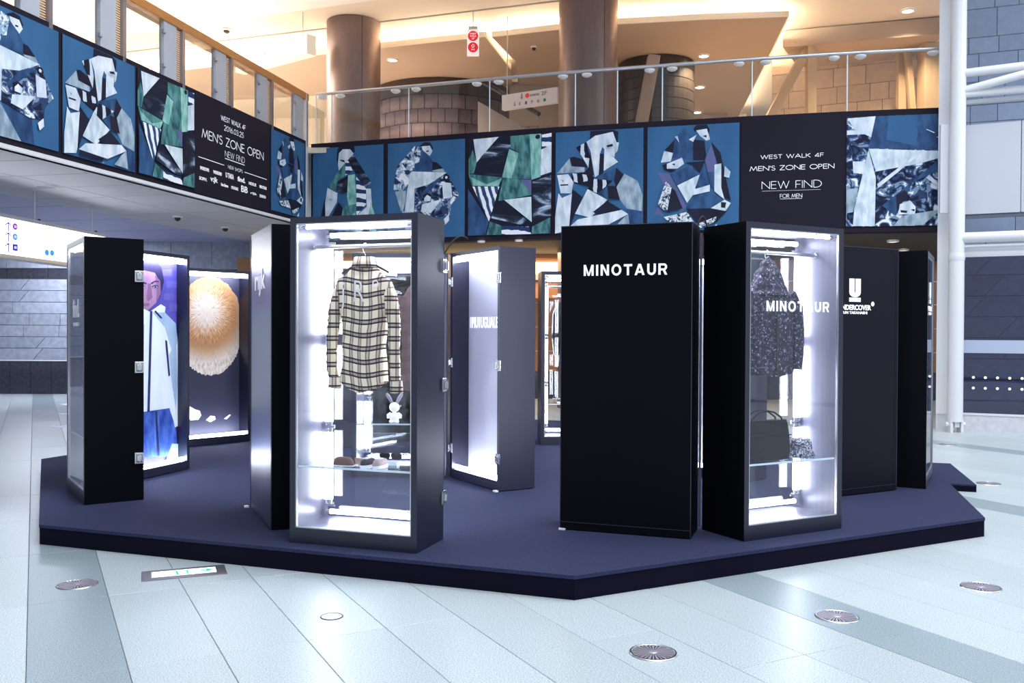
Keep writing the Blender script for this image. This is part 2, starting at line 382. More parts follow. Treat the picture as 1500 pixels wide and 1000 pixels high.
p = onz(486, 903, 0)
t = thing('floor_uplight', 'small round recessed floor lamp with glowing white cover in front of the plaid shirt case', 'floor light', (p.x, p.y, 0))
MB().lathe([(.0001, .002), (.052, .002)], n=24).build('lens', mat('uplight lens', (.9, .92, .93), .3, emis=((1, 1, 1), .5)), t)
MB().lathe([(.052, .001), (.054, .005), (.060, .004), (.061, .0005)], n=24).build('rim', mat('dark rim', (.15, .14, .2), .4, .5), t)
c4 = [onz(*q, 0) for q in ((207, 852), (333, 840.5), (326, 828.5), (202, 838.5))]
ux = (c4[1]-c4[0]).normalized(); t = thing('exit_floor_light', 'recessed floor guide lamp with green arrow and white lit panel at the front left', 'exit light', tuple(c4[0]), math.atan2(ux.y, ux.x))
Lx = (c4[1]-c4[0]).length; Ly = abs((c4[3]-c4[0]).dot(Vector((-ux.y, ux.x, 0))))
MB().box(0, Lx, 0, Ly, .0005, .005).build('steel_frame', GREYM, t, bevel=.002)
MB().box(Lx*.12, Lx*.88, Ly*.26, Ly*.80, .005, .0062).build('lit_panel', EXITW, t)
b = MB(); A = lambda pts: b.add([(x*Lx, y*Ly, .0068) for x, y in pts], [tuple(range(len(pts)))])
A([(.70, .50), (.77, .50), (.74, .33), (.86, .55), (.74, .74), (.77, .60), (.70, .60)])
b.build('green_arrow_symbol', GREENS, t); b = MB()
A([(.41, .30), (.435, .30), (.425, .62), (.41, .74), (.395, .72)]); A([(.53, .34), (.55, .34), (.545, .74), (.525, .72)]); 
o = b.build('running_figure_symbol', GREENS, t)

# ------------------------------------------------------------------ display cases and lids
PZ = .14; H = 2.1
def clasp(parent, x, y, z, ry, label=None):
    """butterfly latch, plate facing local direction ry"""
    b = MB(); M = Matrix.Translation((x, y, z)) @ Matrix.Rotation(ry, 4, 'Z')
    b.box(-.034, .034, -.008, 0, -.045, .045, 0, M)
    b.box(-.024, .024, -.011, -.008, -.034, .034, 1, M)
    b.box(-.018, .018, -.020, -.011, -.022, .022, 0, M)
    b.box(-.006, .006, -.030, -.020, -.028, .030, 0, M)
    for sx in (-1, 1):
        for sz in (-1, 1): b.box(sx*.028-.003, sx*.028+.003, -.011, -.008, sz*.038-.003, sz*.038+.003, 1, M)
    return b.build('clasp', [CHROME, GREYM], parent, bevel=.002)
def tube_seg(parent, a, b_, r=.013):
    a, b_ = Vector(a), Vector(b_); d = (b_-a).normalized()
    o = MB().tube([a, b_], r, 10).build('light_tube', TUBE, parent)
    for p, q in ((a-d*.028, a+d*.002), (b_-d*.002, b_+d*.028)): MB().tube([p, q], r*1.08, 10).build('tube_socket', CHROME, o)
    return o
def sheet(name, x0, x1, y, z0, z1, m, parent, th=.006): return MB().box(x0, x1, y, y+th, z0, z1).build(name, m, parent)
def case(name, label, xy, yaw, w=.9, d=.42, dark=False, group='lit wardrobe-trunk display cases', clasps=(), shelf=True, full=True, tubes='rear'):
    t = thing(name, label, 'display case', (xy[0], xy[1], PZ), yaw, group)
    th = .04; zb = .10
    for x0 in (0, w-th):
        o = MB().box(x0, x0+th, 0, d, 0, H).build('side_panel', [LAM, LAMI, LAMD], t)
        inner = 3 if x0 == 0 else 5
        o.data.polygons[inner].material_index = 1
        if dark: o.data.polygons[8-inner].material_index = 2
    o = MB().box(th, w-th, 0, d, H-th, H).build('top_panel', [LAM, LAMI], t); o.data.polygons[0].material_index = 1
    o = MB().box(th, w-th, 0, d, 0, zb).build('plinth', [LAM, LAMI], t); o.data.polygons[1].material_index = 1
    # slim aluminium beads holding the front pane
    b = MB(); e = .008
    b.box(th, th+e, .004, .02, zb, H-th).box(w-th-e, w-th, .004, .02, zb, H-th).box(th, w-th, .004, .02, zb, zb+e).box(th, w-th, .004, .02, H-th-e, H-th)
    b.build('glazing_bead', STEEL, t)
    sheet('front_glass', th+.008, w-th-.008, .008, zb+.008, H-th-.008, GLASS, t)
    sheet('back_glass', th+.001, w-th-.001, d-.012, zb+.001, H-th-.001, GLASS, t)
    yr = d-.075
    for x in ((th+.045), (w-th-.045)):
        zz = [zb+.09, .72, 1.31, H-th-.10]
        for k in range(3):
            for dx in ((-.016, .018) if full and x < w/2 or full else (0,)):
                tube_seg(t, (x+dx, yr, zz[k]+.035), (x+dx, yr, zz[k+1]-.035), .014)
        for z in zz: MB().box(x-.035, x+.035, yr+.012, yr+.03, z-.012, z+.012).build('tube_bracket', CHROME, t)
    for z in (zb+.045, H-th-.045): tube_seg(t, (th+.06, yr, z), (w-th-.06, yr, z), .016)
    tube_seg(t, (th+.05, .05, H-th-.022), (w-th-.05, .05, H-th-.022), .010)
    # hanging rail
    rl = MB().tube([(th+.012, d*.5, 1.925), (w-th-.012, d*.5, 1.925)], .0125, 12).build('hanging_rail', STEEL, t)
    for x, s_ in ((th, 1), (w-th, -1)): MB().tube([(x, d*.5, 1.925), (x+s_*.02, d*.5, 1.925)], .021, 14).build('rail_flange', CHROME, rl)
    if shelf:
        MB().box(th+.004, w-th-.004, .035, d-.105, .488, .497).build('glass_shelf', glass('shelf glass', (.9, .95, .97), 1.5), t)
        MB().box(th+.004, w-th-.004, .030, .035, .486, .499).build('shelf_edge', GLEDGE, t)
        for x in (th, w-th-.03):
            for y in (.06, d-.14): MB().box(x, x+.03, y, y+.02, .478, .488).build('shelf_bracket', CHROME, t)
    for c in clasps: clasp(t, *c)
    return t
def lid(name, label, xy, yaw, w=.9, d=.34, outer_front=True, backm=None, lights=False, clasps=(), group='hinged lids of the display cases', foot=(), outm=None, sidem=None, bdep=.07):
    """outer_front: closed face at y=0 and open side at y=d ; otherwise the open lit side is at y=0"""
    t = thing(name, label, 'case lid', (xy[0], xy[1], PZ), yaw, group); th = .035; M_ = outm or LAM
    yo = (0, .018) if outer_front else (d-.018, d)
    MB().box(th, w-th, yo[0]+.001, yo[1]-.001, .05, H-th).build('outer_board', [M_], t)
    for x0 in (0, w-th): MB().box(x0, x0+th, 0, d, 0.008, H).build('side_panel', sidem or M_, t)
    MB().box(th, w-th, 0, d, H-th, H).build('top_panel', M_, t)
    MB().box(th, w-th, 0, d, .008, .05 if outer_front else .09).build('plinth', M_, t)
    # thin metal trim along the outer edge
    y = -.002 if outer_front else -.002; b = MB(); e = .004
    b.box(-.001, e, y, 0, .01, H+.001).box(w-e, w+.001, y, 0, .01, H+.001).box(0, w, y, 0, H-e, H+.001).box(0, w, y, 0, .055, .055+e)
    b.build('edge_trim', mat('dark trim', (.06, .06, .09), .3, .5), t)
    b = MB()
    for x in (w+.0005,):
        for z in (.2, .75, 1.35, 1.9): b.lathe([(.0001, .0), (.006, .0)], (0, 0, 0), 8)
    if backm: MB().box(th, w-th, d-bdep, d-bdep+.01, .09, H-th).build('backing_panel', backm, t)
    if lights:
        for z0, z1 in ((.092, .125) if not outer_front else (.055, .085), (H-th-.05, H-th-.004)):
            ys = (.03, .05) if not outer_front else (d-.07, d-.05)
            MB().box(th+.01, w-th-.01, ys[0], ys[1], z0, z1).build('light_strip', STRIP, t)
        if outer_front: MB().box(th, w-th, .10, .11, .052, H-th-.002).build('backing_panel', PAPERB, t)
    for c in clasps: clasp(t, *c)
    for c in foot:
        MB().box(c[0]-.025, c[0]+.02, c[1]-.012, c[1]+.02, .0, .012).build('levelling_foot', mat('foot white', (.8, .8, .8), .4), t)
    return t
a_P, a_MC, a_MD = -.3258, .4932, -.3355
cP = case('display_case', 'tall lit glass-fronted trunk case holding the hanging plaid shirt, nearest the camera', (-1.435, 5.905), a_P,
          clasps=[(.902+.006, .40, z, R(90)) for z in (1.80, 1.02, .28)])
text('jRº', .37, .63, 1.51, 1.69, .006, cP, mat('clear decal', (.80, .80, .82), .3), bold=-.012, spacing=1.7)
cMC = case('display_case', 'tall lit glass-fronted trunk case with the speckled hooded jacket and black bag', (1.527, 5.976), a_MC, dark=True)
sans('MINOTAUR', .185, .765, 1.515, 1.585, .004, cMC, WHITE)
cF = case('display_case', 'leftmost glass-fronted trunk case seen almost edge on with black side panel', (-3.836, 7.872), -.9822, d=.44, dark=True)
for z in (1.80, 1.07, .34):
    clasp(cF, .9+.001, .44-.035, z, R(90))
text('find.', .30, .62, 1.47, 1.62, .004, cF, mat('grey decal', (.75, .72, .72), .4), bold=.02)
text('FIND SELECT', .33, .60, 1.40, 1.43, .004, cF, mat('grey decal', (.75, .72, .72), .4))
cU = case('display_case', 'unlit dark trunk case at the right edge of the platform, glass towards the white pillar', (3.65, 8.03), R(62), w=.9, d=.42, dark=True)
for ch in list(cU.children):
    if ch.name.startswith('light_tube') and ch.location is not None:
        for g in list(ch.children): bpy.data.objects.remove(g)
        bpy.data.objects.remove(ch)
def u_logo(parent, xc, zt, s, y, extra=True):
    b = MB(); w = .068*s; zb = zt-.115*s; z2 = zt-.16*s
    # two prongs closed by a half round bowl, slit in the middle
    pts = [(-w, zt), (-.006*s, zt), (-.006*s, zb+.012*s), (.006*s, zb+.012*s), (.006*s, zt), (w, zt)]
    arc = [(w*math.cos(a), zb - .040*s*math.sin(a)) for a in [math.pi*k/10 for k in range(11)]]
    poly = pts+arc
    L_ = [(-w, zt), (-.006*s, zt), (-.006*s, zb), (-w, zb)]; R_ = [(.006*s, zt), (w, zt), (w, zb), (.006*s, zb)]
    def ad(pl, ): b.add([(xc+x, y, z) for x, z in pl]+[(xc+x, y-.002, z) for x, z in pl], [tuple(range(len(pl), 2*len(pl)))]+[(i, (i+1) % len(pl), len(pl)+(i+1) % len(pl), len(pl)+i) for i in range(len(pl))])
    ad(L_); ad(R_); ad([(-w, zb)]+[(w*math.cos(a), zb-.042*s*math.sin(a)) for a in [math.pi*(1-k/12) for k in range(13)]][1:-1]+[(w, zb)])
    z3 = zb-.045*s
    ad([(-w, z3-.035*s), (-w, z3), (w, z3), (w, z3-.035*s)])
    b.build('u_emblem', WHITE, parent)
    z4 = z3-.060*s
    text('UNDERCOVER', xc-.195*s, xc+.195*s, z4-.045*s, z4, y, parent, WHITE, bold=.035)
    text('JUN TAKAHASHI', xc-.15*s, xc+.15*s, z4-.085*s, z4-.055*s, y, parent, WHITE, bold=.03)
    b = MB(); b.lathe([(.0001, 0), (.020*s, 0)], n=16)
    M = Matrix.Translation((xc+.215*s, y-.001, z4+.010)) @ Matrix.Rotation(R(90), 4, 'X')
    b.v = [tuple(M @ Vector(v)) for v in b.v]; b.build('registered_mark', WHITE, parent)
u_logo(cU, .45, 1.84, 1.0, .004)
cU2 = case('display_case', 'lit trunk case seen through the plaid shirt case, rabbit figure on its shelf', (-1.5, 8.57), R(-1))
cB = case('display_case', 'lit trunk case at the back, cut off by the matt black lid', (.353, 11.02), R(4))
cB3 = case('display_case', 'lit trunk case farthest back, glimpsed through two other glass cases', (-1.78, 11.3), R(2))
# lids
lMD = lid('case_lid', 'matt black trunk lid with one white word, facing the camera', (.338, 6.327), a_MD, outm=LAMD, foot=[(.02, -.004)], lights=True)
sans('MINOTAUR', .162, .735, 1.755, 1.83, -.002, lMD, WHITE)
lD = lid('case_lid', 'narrow glossy trunk lid reflecting blue white light, left of the plaid shirt case', (-2.020, 7.060), R(-65.2), d=.30, sidem=LAMD, outm=LAMG, foot=[(-.02, -.03)], lights=True)
text('rijk', .22, .66, 1.62, 1.82, -.003, lD, mat('decal pale', (.8, .82, .95), .4, emis=((1, 1, 1), .15)), bold=.02)
lUC = lid('case_lid', 'dark navy trunk lid with white U emblem and lettering below it', (2.566, 7.538), R(28), d=.22, outm=LAMN, lights=True)
u_logo(lUC, .365, 1.83, 1.0, -.003)
PB = srgb
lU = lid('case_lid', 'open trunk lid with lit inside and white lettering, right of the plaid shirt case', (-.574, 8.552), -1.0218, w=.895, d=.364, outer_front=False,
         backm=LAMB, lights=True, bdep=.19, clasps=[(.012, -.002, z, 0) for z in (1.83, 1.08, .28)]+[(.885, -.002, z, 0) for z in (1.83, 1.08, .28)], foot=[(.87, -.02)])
text('1PIU1UGUALE', .36, .85, 1.40, 1.50, .012, lU, WHITE, bold=.03)
lF = lid('case_lid', 'open trunk lid with backlit poster of a man in a white jacket', (-3.433, 8.153), R(73.1), w=.88, d=.30, outer_front=False, lights=True)
lFur = lid('case_lid', 'open trunk lid with poster of a round tan fur ball on slate ground', (-3.86, 10.62), R(48), w=.93, d=.26, outer_front=False, lights=True)
lHid = lid('case_lid', 'unseen lit trunk lid added behind the matt black lid for its glow', (1.50, 8.92), R(-42.5), w=.9, d=.34, outer_front=False, backm=PAPERB, lights=True)  # added out of view so its light reflects in the plaid case's side
lBk = lid('case_lid', 'plain dark trunk lid at the back, seen through the plaid shirt case', (-2.75, 10.6), R(8), w=.9, d=.3, backm=LAMI)

# ------------------------------------------------------------------ flat prints
def paint(name, a, b_, sc=6, amt=.25, rough=.6): return mat(name, a, rough, spec=.25, noise=(sc, b_, amt, (1, 1, .4)))
def camo_mat(name, cols, sc):
    def fn(nt, N, L, tc):
        mp = N.new('ShaderNodeMapping'); mp.inputs['Scale'].default_value = (sc, sc, sc); L.new(tc.outputs['Object'], mp.inputs[0])
        nz = N.new('ShaderNodeTexNoise'); nz.inputs['Scale'].default_value = 1; nz.inputs['Detail'].default_value = 2; nz.inputs['Distortion'].default_value = 1.6
        L.new(mp.outputs[0], nz.inputs['Vector'])
        r = N.new('ShaderNodeValToRGB'); r.color_ramp.interpolation = 'CONSTANT'
        r.color_ramp.elements[0].position = 0; r.color_ramp.elements[0].color = cols[0]
        r.color_ramp.elements[1].position = .62; r.color_ramp.elements[1].color = cols[-1]
        for k, c in enumerate(cols[1:-1]):
            e = r.color_ramp.elements.new(.44+.09*k); e.color = c
        L.new(nz.outputs[0], r.inputs[0]); return r.outputs[0]
    return nodes_mat(name, fn)
def stripe_mat(name, a, b_, period, ang, duty=.5, dist=.0, axis='Z'):
    def fn(nt, N, L, tc):
        sp_ = N.new('ShaderNodeSeparateXYZ'); L.new(tc.outputs['Object'], sp_.inputs[0])
        v = math_n(N, L, 'ADD', math_n(N, L, 'MULTIPLY', sp_.outputs['X'], math.sin(ang)/period), math_n(N, L, 'MULTIPLY', sp_.outputs['Z'], math.cos(ang)/period))
        nz = N.new('ShaderNodeTexNoise'); nz.inputs['Scale'].default_value = 5; L.new(tc.outputs['Object'], nz.inputs['Vector'])
        v = math_n(N, L, 'ADD', v, math_n(N, L, 'MULTIPLY', nz.outputs[0], dist))
        f = math_n(N, L, 'GREATER_THAN', math_n(N, L, 'FRACT', v), duty)
        return mixc(N, L, f, a, b_)
    return nodes_mat(name, fn)
def leather_mat(name):
    def fn(nt, N, L, tc):
        mp = N.new('ShaderNodeMapping'); mp.inputs['Scale'].default_value = (1.1, 1.1, 3.2); mp.inputs['Rotation'].default_value = (0, .6, 0); L.new(tc.outputs['Object'], mp.inputs[0])
        nz = N.new('ShaderNodeTexNoise'); nz.inputs['Scale'].default_value = 1.5; nz.inputs['Detail'].default_value = 3; nz.inputs['Distortion'].default_value = 1.2
        L.new(mp.outputs[0], nz.inputs['Vector'])
        r = N.new('ShaderNodeValToRGB'); r.color_ramp.elements[0].position = .5; r.color_ramp.elements[0].color = (.006, .008, .022, 1)
        r.color_ramp.elements[1].position = .72; r.color_ramp.elements[1].color = (.45, .55, .68, 1)
        e = r.color_ramp.elements.new(.6); e.color = (.03, .05, .10, 1)
        L.new(nz.outputs[0], r.inputs[0]); return r.outputs[0]
    return nodes_mat(name, fn)
INKS = {
 'b': paint('ink blue', srgb(42, 88, 132), srgb(58, 108, 152), 2), 'n': paint('ink navy', srgb(30, 56, 96), srgb(52, 92, 136), 8, .15),
 'd': paint('ink black', srgb(14, 14, 34), srgb(26, 30, 56), 4), 'w': paint('ink white', srgb(236, 240, 246), srgb(176, 194, 212), 9, .2),
 'lg': paint('ink pale', srgb(178, 196, 208), srgb(222, 232, 240), 11, .14), 'g': paint('ink grey', srgb(118, 140, 158), srgb(172, 190, 202), 11, .14),
 't': paint('ink teal', srgb(34, 78, 90), srgb(92, 150, 148), 11, .14), 'tl': paint('ink pale teal', srgb(96, 160, 154), srgb(160, 208, 198), 11, .14),
 'p': paint('ink mauve', srgb(86, 92, 138), srgb(98, 104, 150), 3),
 'cam': camo_mat('ink camouflage', [srgb(18, 24, 52), srgb(40, 62, 100), srgb(120, 142, 170), srgb(226, 232, 240)], 5.5),
 'cw': camo_mat('ink pale camouflage', [srgb(36, 52, 92), srgb(150, 175, 200), srgb(225, 232, 240), srgb(236, 240, 246)], 5),
 'st': stripe_mat('ink stripes', srgb(236, 240, 246), srgb(30, 56, 100), .16, R(8), .5, .5),
 'sd': stripe_mat('ink slanted stripes', srgb(236, 240, 246), srgb(40, 70, 110), .12, R(72), .5, .7),
 'pl': stripe_mat('ink check', srgb(16, 18, 40), srgb(200, 212, 226), .17, R(85), .6, .5),
 'le': leather_mat('ink leather'),
 'sk': camo_mat('ink speckle', [srgb(40, 60, 90), srgb(190, 200, 208), srgb(224, 230, 234), srgb(225, 230, 236)], 14),
}
INKKEYS = list(INKS)
D_STR = ([(20, 185), (765, 130), (765, 870), (20, 890)], 'b', [
 ('d', [(285,180),(300,150),(460,140),(470,200),(440,200),(350,190),(300,210),(290,300),(275,260)]), ('w', [(300,210),(340,180),(420,178),(455,212),(370,280),(300,345),(290,290)]),
 ('d', [(305,262),(355,262),(365,282),(330,274)]),
 ('t', [(300,345),(370,280),(370,380),(280,430),(250,400)]), ('st', [(370,280),(400,265),(450,350),(370,380)]), ('t', [(185,475),(255,400),(290,430),(275,510)]),
 ('le', [(395,262),(455,218),(640,430),(580,480),(480,370)]), ('w', [(180,480),(290,520),(280,590),(160,740),(155,600)]), ('g', [(190,560),(235,565),(235,575),(192,578)]),
 ('le', [(285,430),(400,380),(415,500),(340,530),(275,500)]), ('b', [(285,525),(395,545),(400,640),(290,580)]), ('tl', [(400,380),(470,370),(490,600),(420,700),(390,540)]),
 ('st', [(485,390),(590,480),(590,600),(490,690)]), ('w', [(590,480),(640,480),(660,720),(600,700)]), ('le', [(300,590),(350,640),(290,825),(150,810)]),
 ('t', [(350,620),(490,600),(480,850),(300,840)]), ('tl', [(430,700),(480,660),(480,850),(440,850)]), ('lg', [(490,690),(600,620),(605,780),(480,840)]), ('tl', [(640,580),(690,700),(700,870),(640,860),(610,720)]),
 ('le', [(440,850),(620,780),(650,870),(440,880)]), ('t', [(120,810),(300,830),(290,890),(150,890)]), ('d', [(100,760),(155,560),(160,740),(150,810),(120,810),(150,890),(70,890)])])
D_CAM = ([(20, 112), (718, 62), (718, 980), (20, 1000)], 'b', [
 ('g', [(150,740),(250,740),(420,1000),(200,1000)]), ('n', [(270,740),(500,790),(520,990),(420,995)]),
 ('d', [(310,130),(360,95),(410,100),(435,150),(420,180),(405,130),(330,135)]), ('w', [(330,135),(405,128),(430,180),(405,225),(340,170)]), ('d', [(372,176),(396,172),(396,184),(374,188)]),
 ('cw', [(270,130),(330,150),(310,280),(230,380),(215,480),(150,560),(75,540),(85,440),(110,320),(180,240)]), ('n', [(340,170),(440,280),(430,360),(260,370),(270,300),(310,280)]),
 ('d', [(430,280),(470,285),(525,340),(430,360)]), ('g', [(430,360),(525,342),(545,378),(440,372)]), ('cam', [(270,480),(560,390),(670,590),(600,680),(590,780),(480,800),(270,750)]),
 ('lg', [(245,370),(560,380),(400,490),(270,530)]), ('w', [(230,380),(275,370),(265,750),(180,750),(200,560)]), ('g', [(90,560),(190,550),(190,640),(165,740),(145,740)]),
 ('n', [(400,490),(530,410),(440,520),(330,640),(300,620)]), ('d', [(525,425),(545,398),(575,400),(588,430),(570,455),(540,455)]), ('w', [(545,425),(555,412),(570,420),(565,438),(550,438)]),
 ('w', [(520,470),(600,480),(610,610),(530,630)]), ('d', [(345,600),(380,570),(430,590),(415,610),(360,620)]), ('w', [(360,620),(385,590),(420,610),(410,650),(360,650)]),
 ('lg', [(340,680),(520,630),(420,760),(330,745)]), ('w', [(535,820),(580,770),(585,830),(550,870)])])
D_LEA = ([(40, 105), (745, 75), (745, 965), (40, 980)], 'd', [
 ('w', [(80,115),(300,98),(110,320)]), ('t', [(40,290),(75,210),(110,320),(85,420),(40,420)]), ('le', [(85,415),(150,270),(290,110),(400,95),(470,240),(330,440),(180,440)]),
 ('t', [(400,95),(560,80),(580,480),(410,470),(470,240),(400,200)]), ('tl', [(330,460),(390,210),(470,245),(410,470)]), ('tl', [(560,80),(660,80),(655,460),(580,485)]),
 ('d', [(608,105),(625,85),(648,90),(650,115),(632,128),(614,122)]), ('st', [(665,90),(745,75),(745,180),(665,215)]), ('lg', [(660,220),(745,180),(745,420),(655,450)]),
 ('t', [(40,425),(340,460),(300,540),(70,530)]), ('tl', [(60,450),(200,520),(330,465),(300,535),(80,528)]), ('sd', [(75,535),(310,540),(220,850)]), ('t', [(340,465),(490,480),(580,620),(300,670),(320,560)]),
 ('p', [(490,480),(580,485),(580,620)]), ('lg', [(350,660),(580,635),(585,860)]), ('le', [(290,660),(590,870),(560,900),(240,820)]),
 ('le', [(590,500),(745,450),(745,820),(590,900)]), ('t', [(230,850),(330,890),(330,970),(200,970)]), ('st', [(330,890),(560,900),(580,965),(330,970)]),
 ('t', [(590,900),(740,820),(740,960),(585,965)]), ('n', [(40,560),(220,850),(190,970),(40,975)])])
D_PLD = ([(30, 100), (830, 65), (830, 955), (20, 1000)], 'b', [
 ('g', [(590,580),(660,460),(780,520),(825,640),(820,780),(680,760),(620,680)]), ('n', [(680,770),(820,780),(830,955),(720,955)]),
 ('d', [(345,160),(350,90),(560,80),(605,100),(600,190),(580,180),(560,100),(440,130)]), ('w', [(400,130),(555,98),(590,190),(570,320),(470,240)]), ('lg', [(590,190),(612,190),(600,260),(580,285)]),
 ('w', [(315,185),(400,128),(470,200),(440,290),(430,470),(395,495),(350,260)]), ('pl', [(220,235),(315,185),(350,330),(280,320)]), ('lg', [(280,320),(350,330),(335,410)]),
 ('d', [(335,410),(350,260),(385,500),(380,590),(200,545),(190,470),(300,450)]), ('g', [(45,465),(160,330),(300,380),(300,450)]), ('d', [(160,325),(200,315),(290,340),(330,410),(180,400)]),
 ('pl', [(180,460),(385,480),(370,520),(240,545),(180,530)]), ('lg', [(480,240),(605,360),(475,440)]), ('d', [(440,290),(475,290),(475,450),(430,480)]),
 ('n', [(390,500),(590,410),(570,520),(440,520)]), ('d', [(590,410),(655,470),(590,580),(570,520)]), ('w', [(45,480),(150,470),(200,540),(180,640),(80,640)]), ('d', [(75,563),(150,558),(150,570),(80,575)]), ('g', [(85,520),(110,525),(100,545)]),
 ('lg', [(60,640),(100,690),(150,970),(25,1000),(25,850)]), ('w', [(95,680),(190,640),(170,900),(150,970)]), ('d', [(190,610),(290,660),(215,820),(160,960),(180,700)]),
 ('b', [(200,550),(330,600),(280,670),(190,600)]), ('lg', [(330,600),(510,690),(360,850),(215,820)]), ('pl', [(330,600),(390,510),(560,525),(420,635)]),
 ('n', [(430,630),(560,560),(620,680),(510,690)]), ('d', [(510,570),(590,570),(625,690),(520,680)]), ('d', [(380,800),(510,700),(640,775),(450,830)]), ('g', [(640,860),(700,810),(720,955),(560,955)]),
 ('w', [(170,935),(240,870),(640,775),(700,810),(480,930)]), ('d', [(200,938),(440,934),(420,968),(170,975)]), ('d', [(500,220),(555,205),(560,225),(510,235)])])
D_DEN = ([(28, 88), (845, 50), (845, 935), (28, 945)], 'b', [
 ('p', [(120,460),(230,470),(380,740),(330,800),(200,600)]), ('p', [(95,800),(130,740),(180,820)]),
 ('d', [(440,100),(470,70),(560,65),(585,110),(575,150),(555,105),(470,115),(455,130)]), ('w', [(465,115),(560,100),(590,190),(555,200),(500,160)]), ('d', [(525,160),(560,152),(555,175)]),
 ('n', [(190,275),(360,90),(440,190),(450,350),(250,340)]), ('lg', [(275,165),(300,160),(315,215)]), ('d', [(440,190),(540,200),(560,360),(440,360)]), ('w', [(400,190),(470,150),(440,210)]),
 ('d', [(185,275),(270,200),(260,300)]), ('lg', [(150,380),(180,285),(260,300),(240,370)]), ('w', [(205,390),(340,340),(360,390),(300,430),(205,430)]), ('d', [(250,395),(275,385),(280,405)]), ('d', [(165,400),(205,385),(205,430),(290,440),(240,460),(180,440)]),
 ('n', [(240,475),(430,400),(470,480),(300,570)]), ('d', [(370,380),(545,370),(500,470),(430,400)]), ('lg', [(300,570),(500,480),(460,600),(590,565),(590,620),(440,650),(390,715)]),
 ('n', [(460,590),(545,400),(590,565)]), ('p', [(545,360),(600,230),(640,350),(650,460),(570,460)]), ('n', [(570,460),(650,460),(630,600),(595,570)]), ('d', [(600,210),(680,300),(775,700),(700,660),(690,480)]), ('lg', [(630,400),(690,390),(690,590),(720,690),(630,620)]),
 ('w', [(720,410),(770,460),(760,510),(715,500)]), ('n', [(380,765),(440,655),(600,640),(720,690),(600,760)]), ('d', [(390,770),(600,760),(740,785),(640,880),(480,880)]),
 ('lg', [(600,760),(720,690),(775,720),(730,785)]), ('d', [(690,710),(735,715),(725,760),(690,755)]), ('sk', [(200,530),(250,590),(210,790),(125,730)]), ('d', [(250,590),(280,610),(350,760),(210,790)]),
 ('sk', [(180,830),(390,790),(450,870),(230,870)]), ('sk', [(480,890),(650,830),(640,870),(510,925)]), ('w', [(600,935),(655,890),(650,934)])])
D_CLO = ([(35, 80), (820, 60), (820, 935), (32, 945)], 'cam', [
 ('n', [(265,75),(820,60),(820,350),(210,325)]), ('b', [(370,80),(560,65),(600,200),(580,310),(350,260)]), ('w', [(40,90),(265,75),(230,240),(100,180)]), ('w', [(36,185),(240,180),(235,215),(36,220)]),
 ('lg', [(210,330),(795,355),(790,400),(620,450),(270,510)]), ('w', [(85,430),(185,430),(170,530),(90,520)]), ('lg', [(210,340),(270,560),(265,940),(90,940),(100,800)]), ('w', [(100,800),(90,940),(180,940)]),
 ('n', [(320,780),(790,400),(790,490),(560,600),(430,860)]), ('w', [(280,610),(620,350),(650,350),(290,640)]), ('w', [(665,180),(730,208),(722,214),(662,186)]), ('w', [(740,245),(785,235),(795,265)]),
 ('d', [(430,700),(500,660),(545,720),(470,760),(440,850)]), ('w', [(460,770),(540,740),(585,790),(580,850),(450,850)]), ('d', [(465,815),(520,822),(515,838),(470,835)]), ('d', [(545,812),(578,808),(575,828)]),
 ('g', [(410,940),(480,860),(790,810),(640,935)]), ('w', [(660,560),(700,550),(790,640),(790,660)]), ('g', [(35,650),(130,640),(90,830),(35,840)])])
def print_mesh(name, design, w, h, parent, y=-.004, step=.0011, z0=0, keys=INKKEYS, inks=INKS):
    (TL_, TR_, BR_, BL_), base, polys = design
    used = [base]+[p[0] for p in polys]; ks = [k for k in keys if k in used]
    def uv(x, yy):
        u = (x-TL_[0])/(TR_[0]-TL_[0]); yt = TL_[1]+(TR_[1]-TL_[1])*u; yb = BL_[1]+(BR_[1]-BL_[1])*u
        return min(max(u, 0), 1), min(max(1-(yy-yt)/(yb-yt), 0), 1)
    b = MB(); b.add([(0, y, z0), (w, y, z0), (w, y, z0+h), (0, y, z0+h)], [(0, 1, 2, 3)], ks.index(base))
    for i, (k, pts) in enumerate(polys):
        q = [uv(*p) for p in pts]; yy = y-step*(i+1)
        b.add([(u*w, yy, z0+v*h) for u, v in q], [tuple(range(len(q)))], ks.index(k))
    return b.build(name, [inks[k] for k in ks], parent)

# ------------------------------------------------------------------ balcony fascias and posters
ZT, ZBK, ZL = 5.09, 3.14, 3.54
BK = [(455, -3.87, 17.57), (565, -2.36, 17.07), (685, -.80, 16.54), (820, .84, 16.0), (945, 2.27, 15.6), (1085, 3.80, 15.18), (1235, 5.36, 14.8), (1385, 6.88, 14.5), (1400, 7.03, 14.47)]
def bk(px):
    r = (px-750)/F_PX
    for (p0, x0, y0), (p1, x1, y1) in zip(BK, BK[1:]):
        if px <= p1 or p1 == 1400:
            # intersection of the ray with the plan segment
            t_ = (r*y0-x0)/((x1-x0)-r*(y1-y0)); return Vector((x0+(x1-x0)*t_, y0+(y1-y0)*t_, 0))
LA, LB = Vector((-5.58, 9.95, 0)), Vector((-3.91, 17.28, 0))
def lt(t_): return LA+(LB-LA)*t_
bkpts = [Vector((x, y, 0)) for _, x, y in BK]
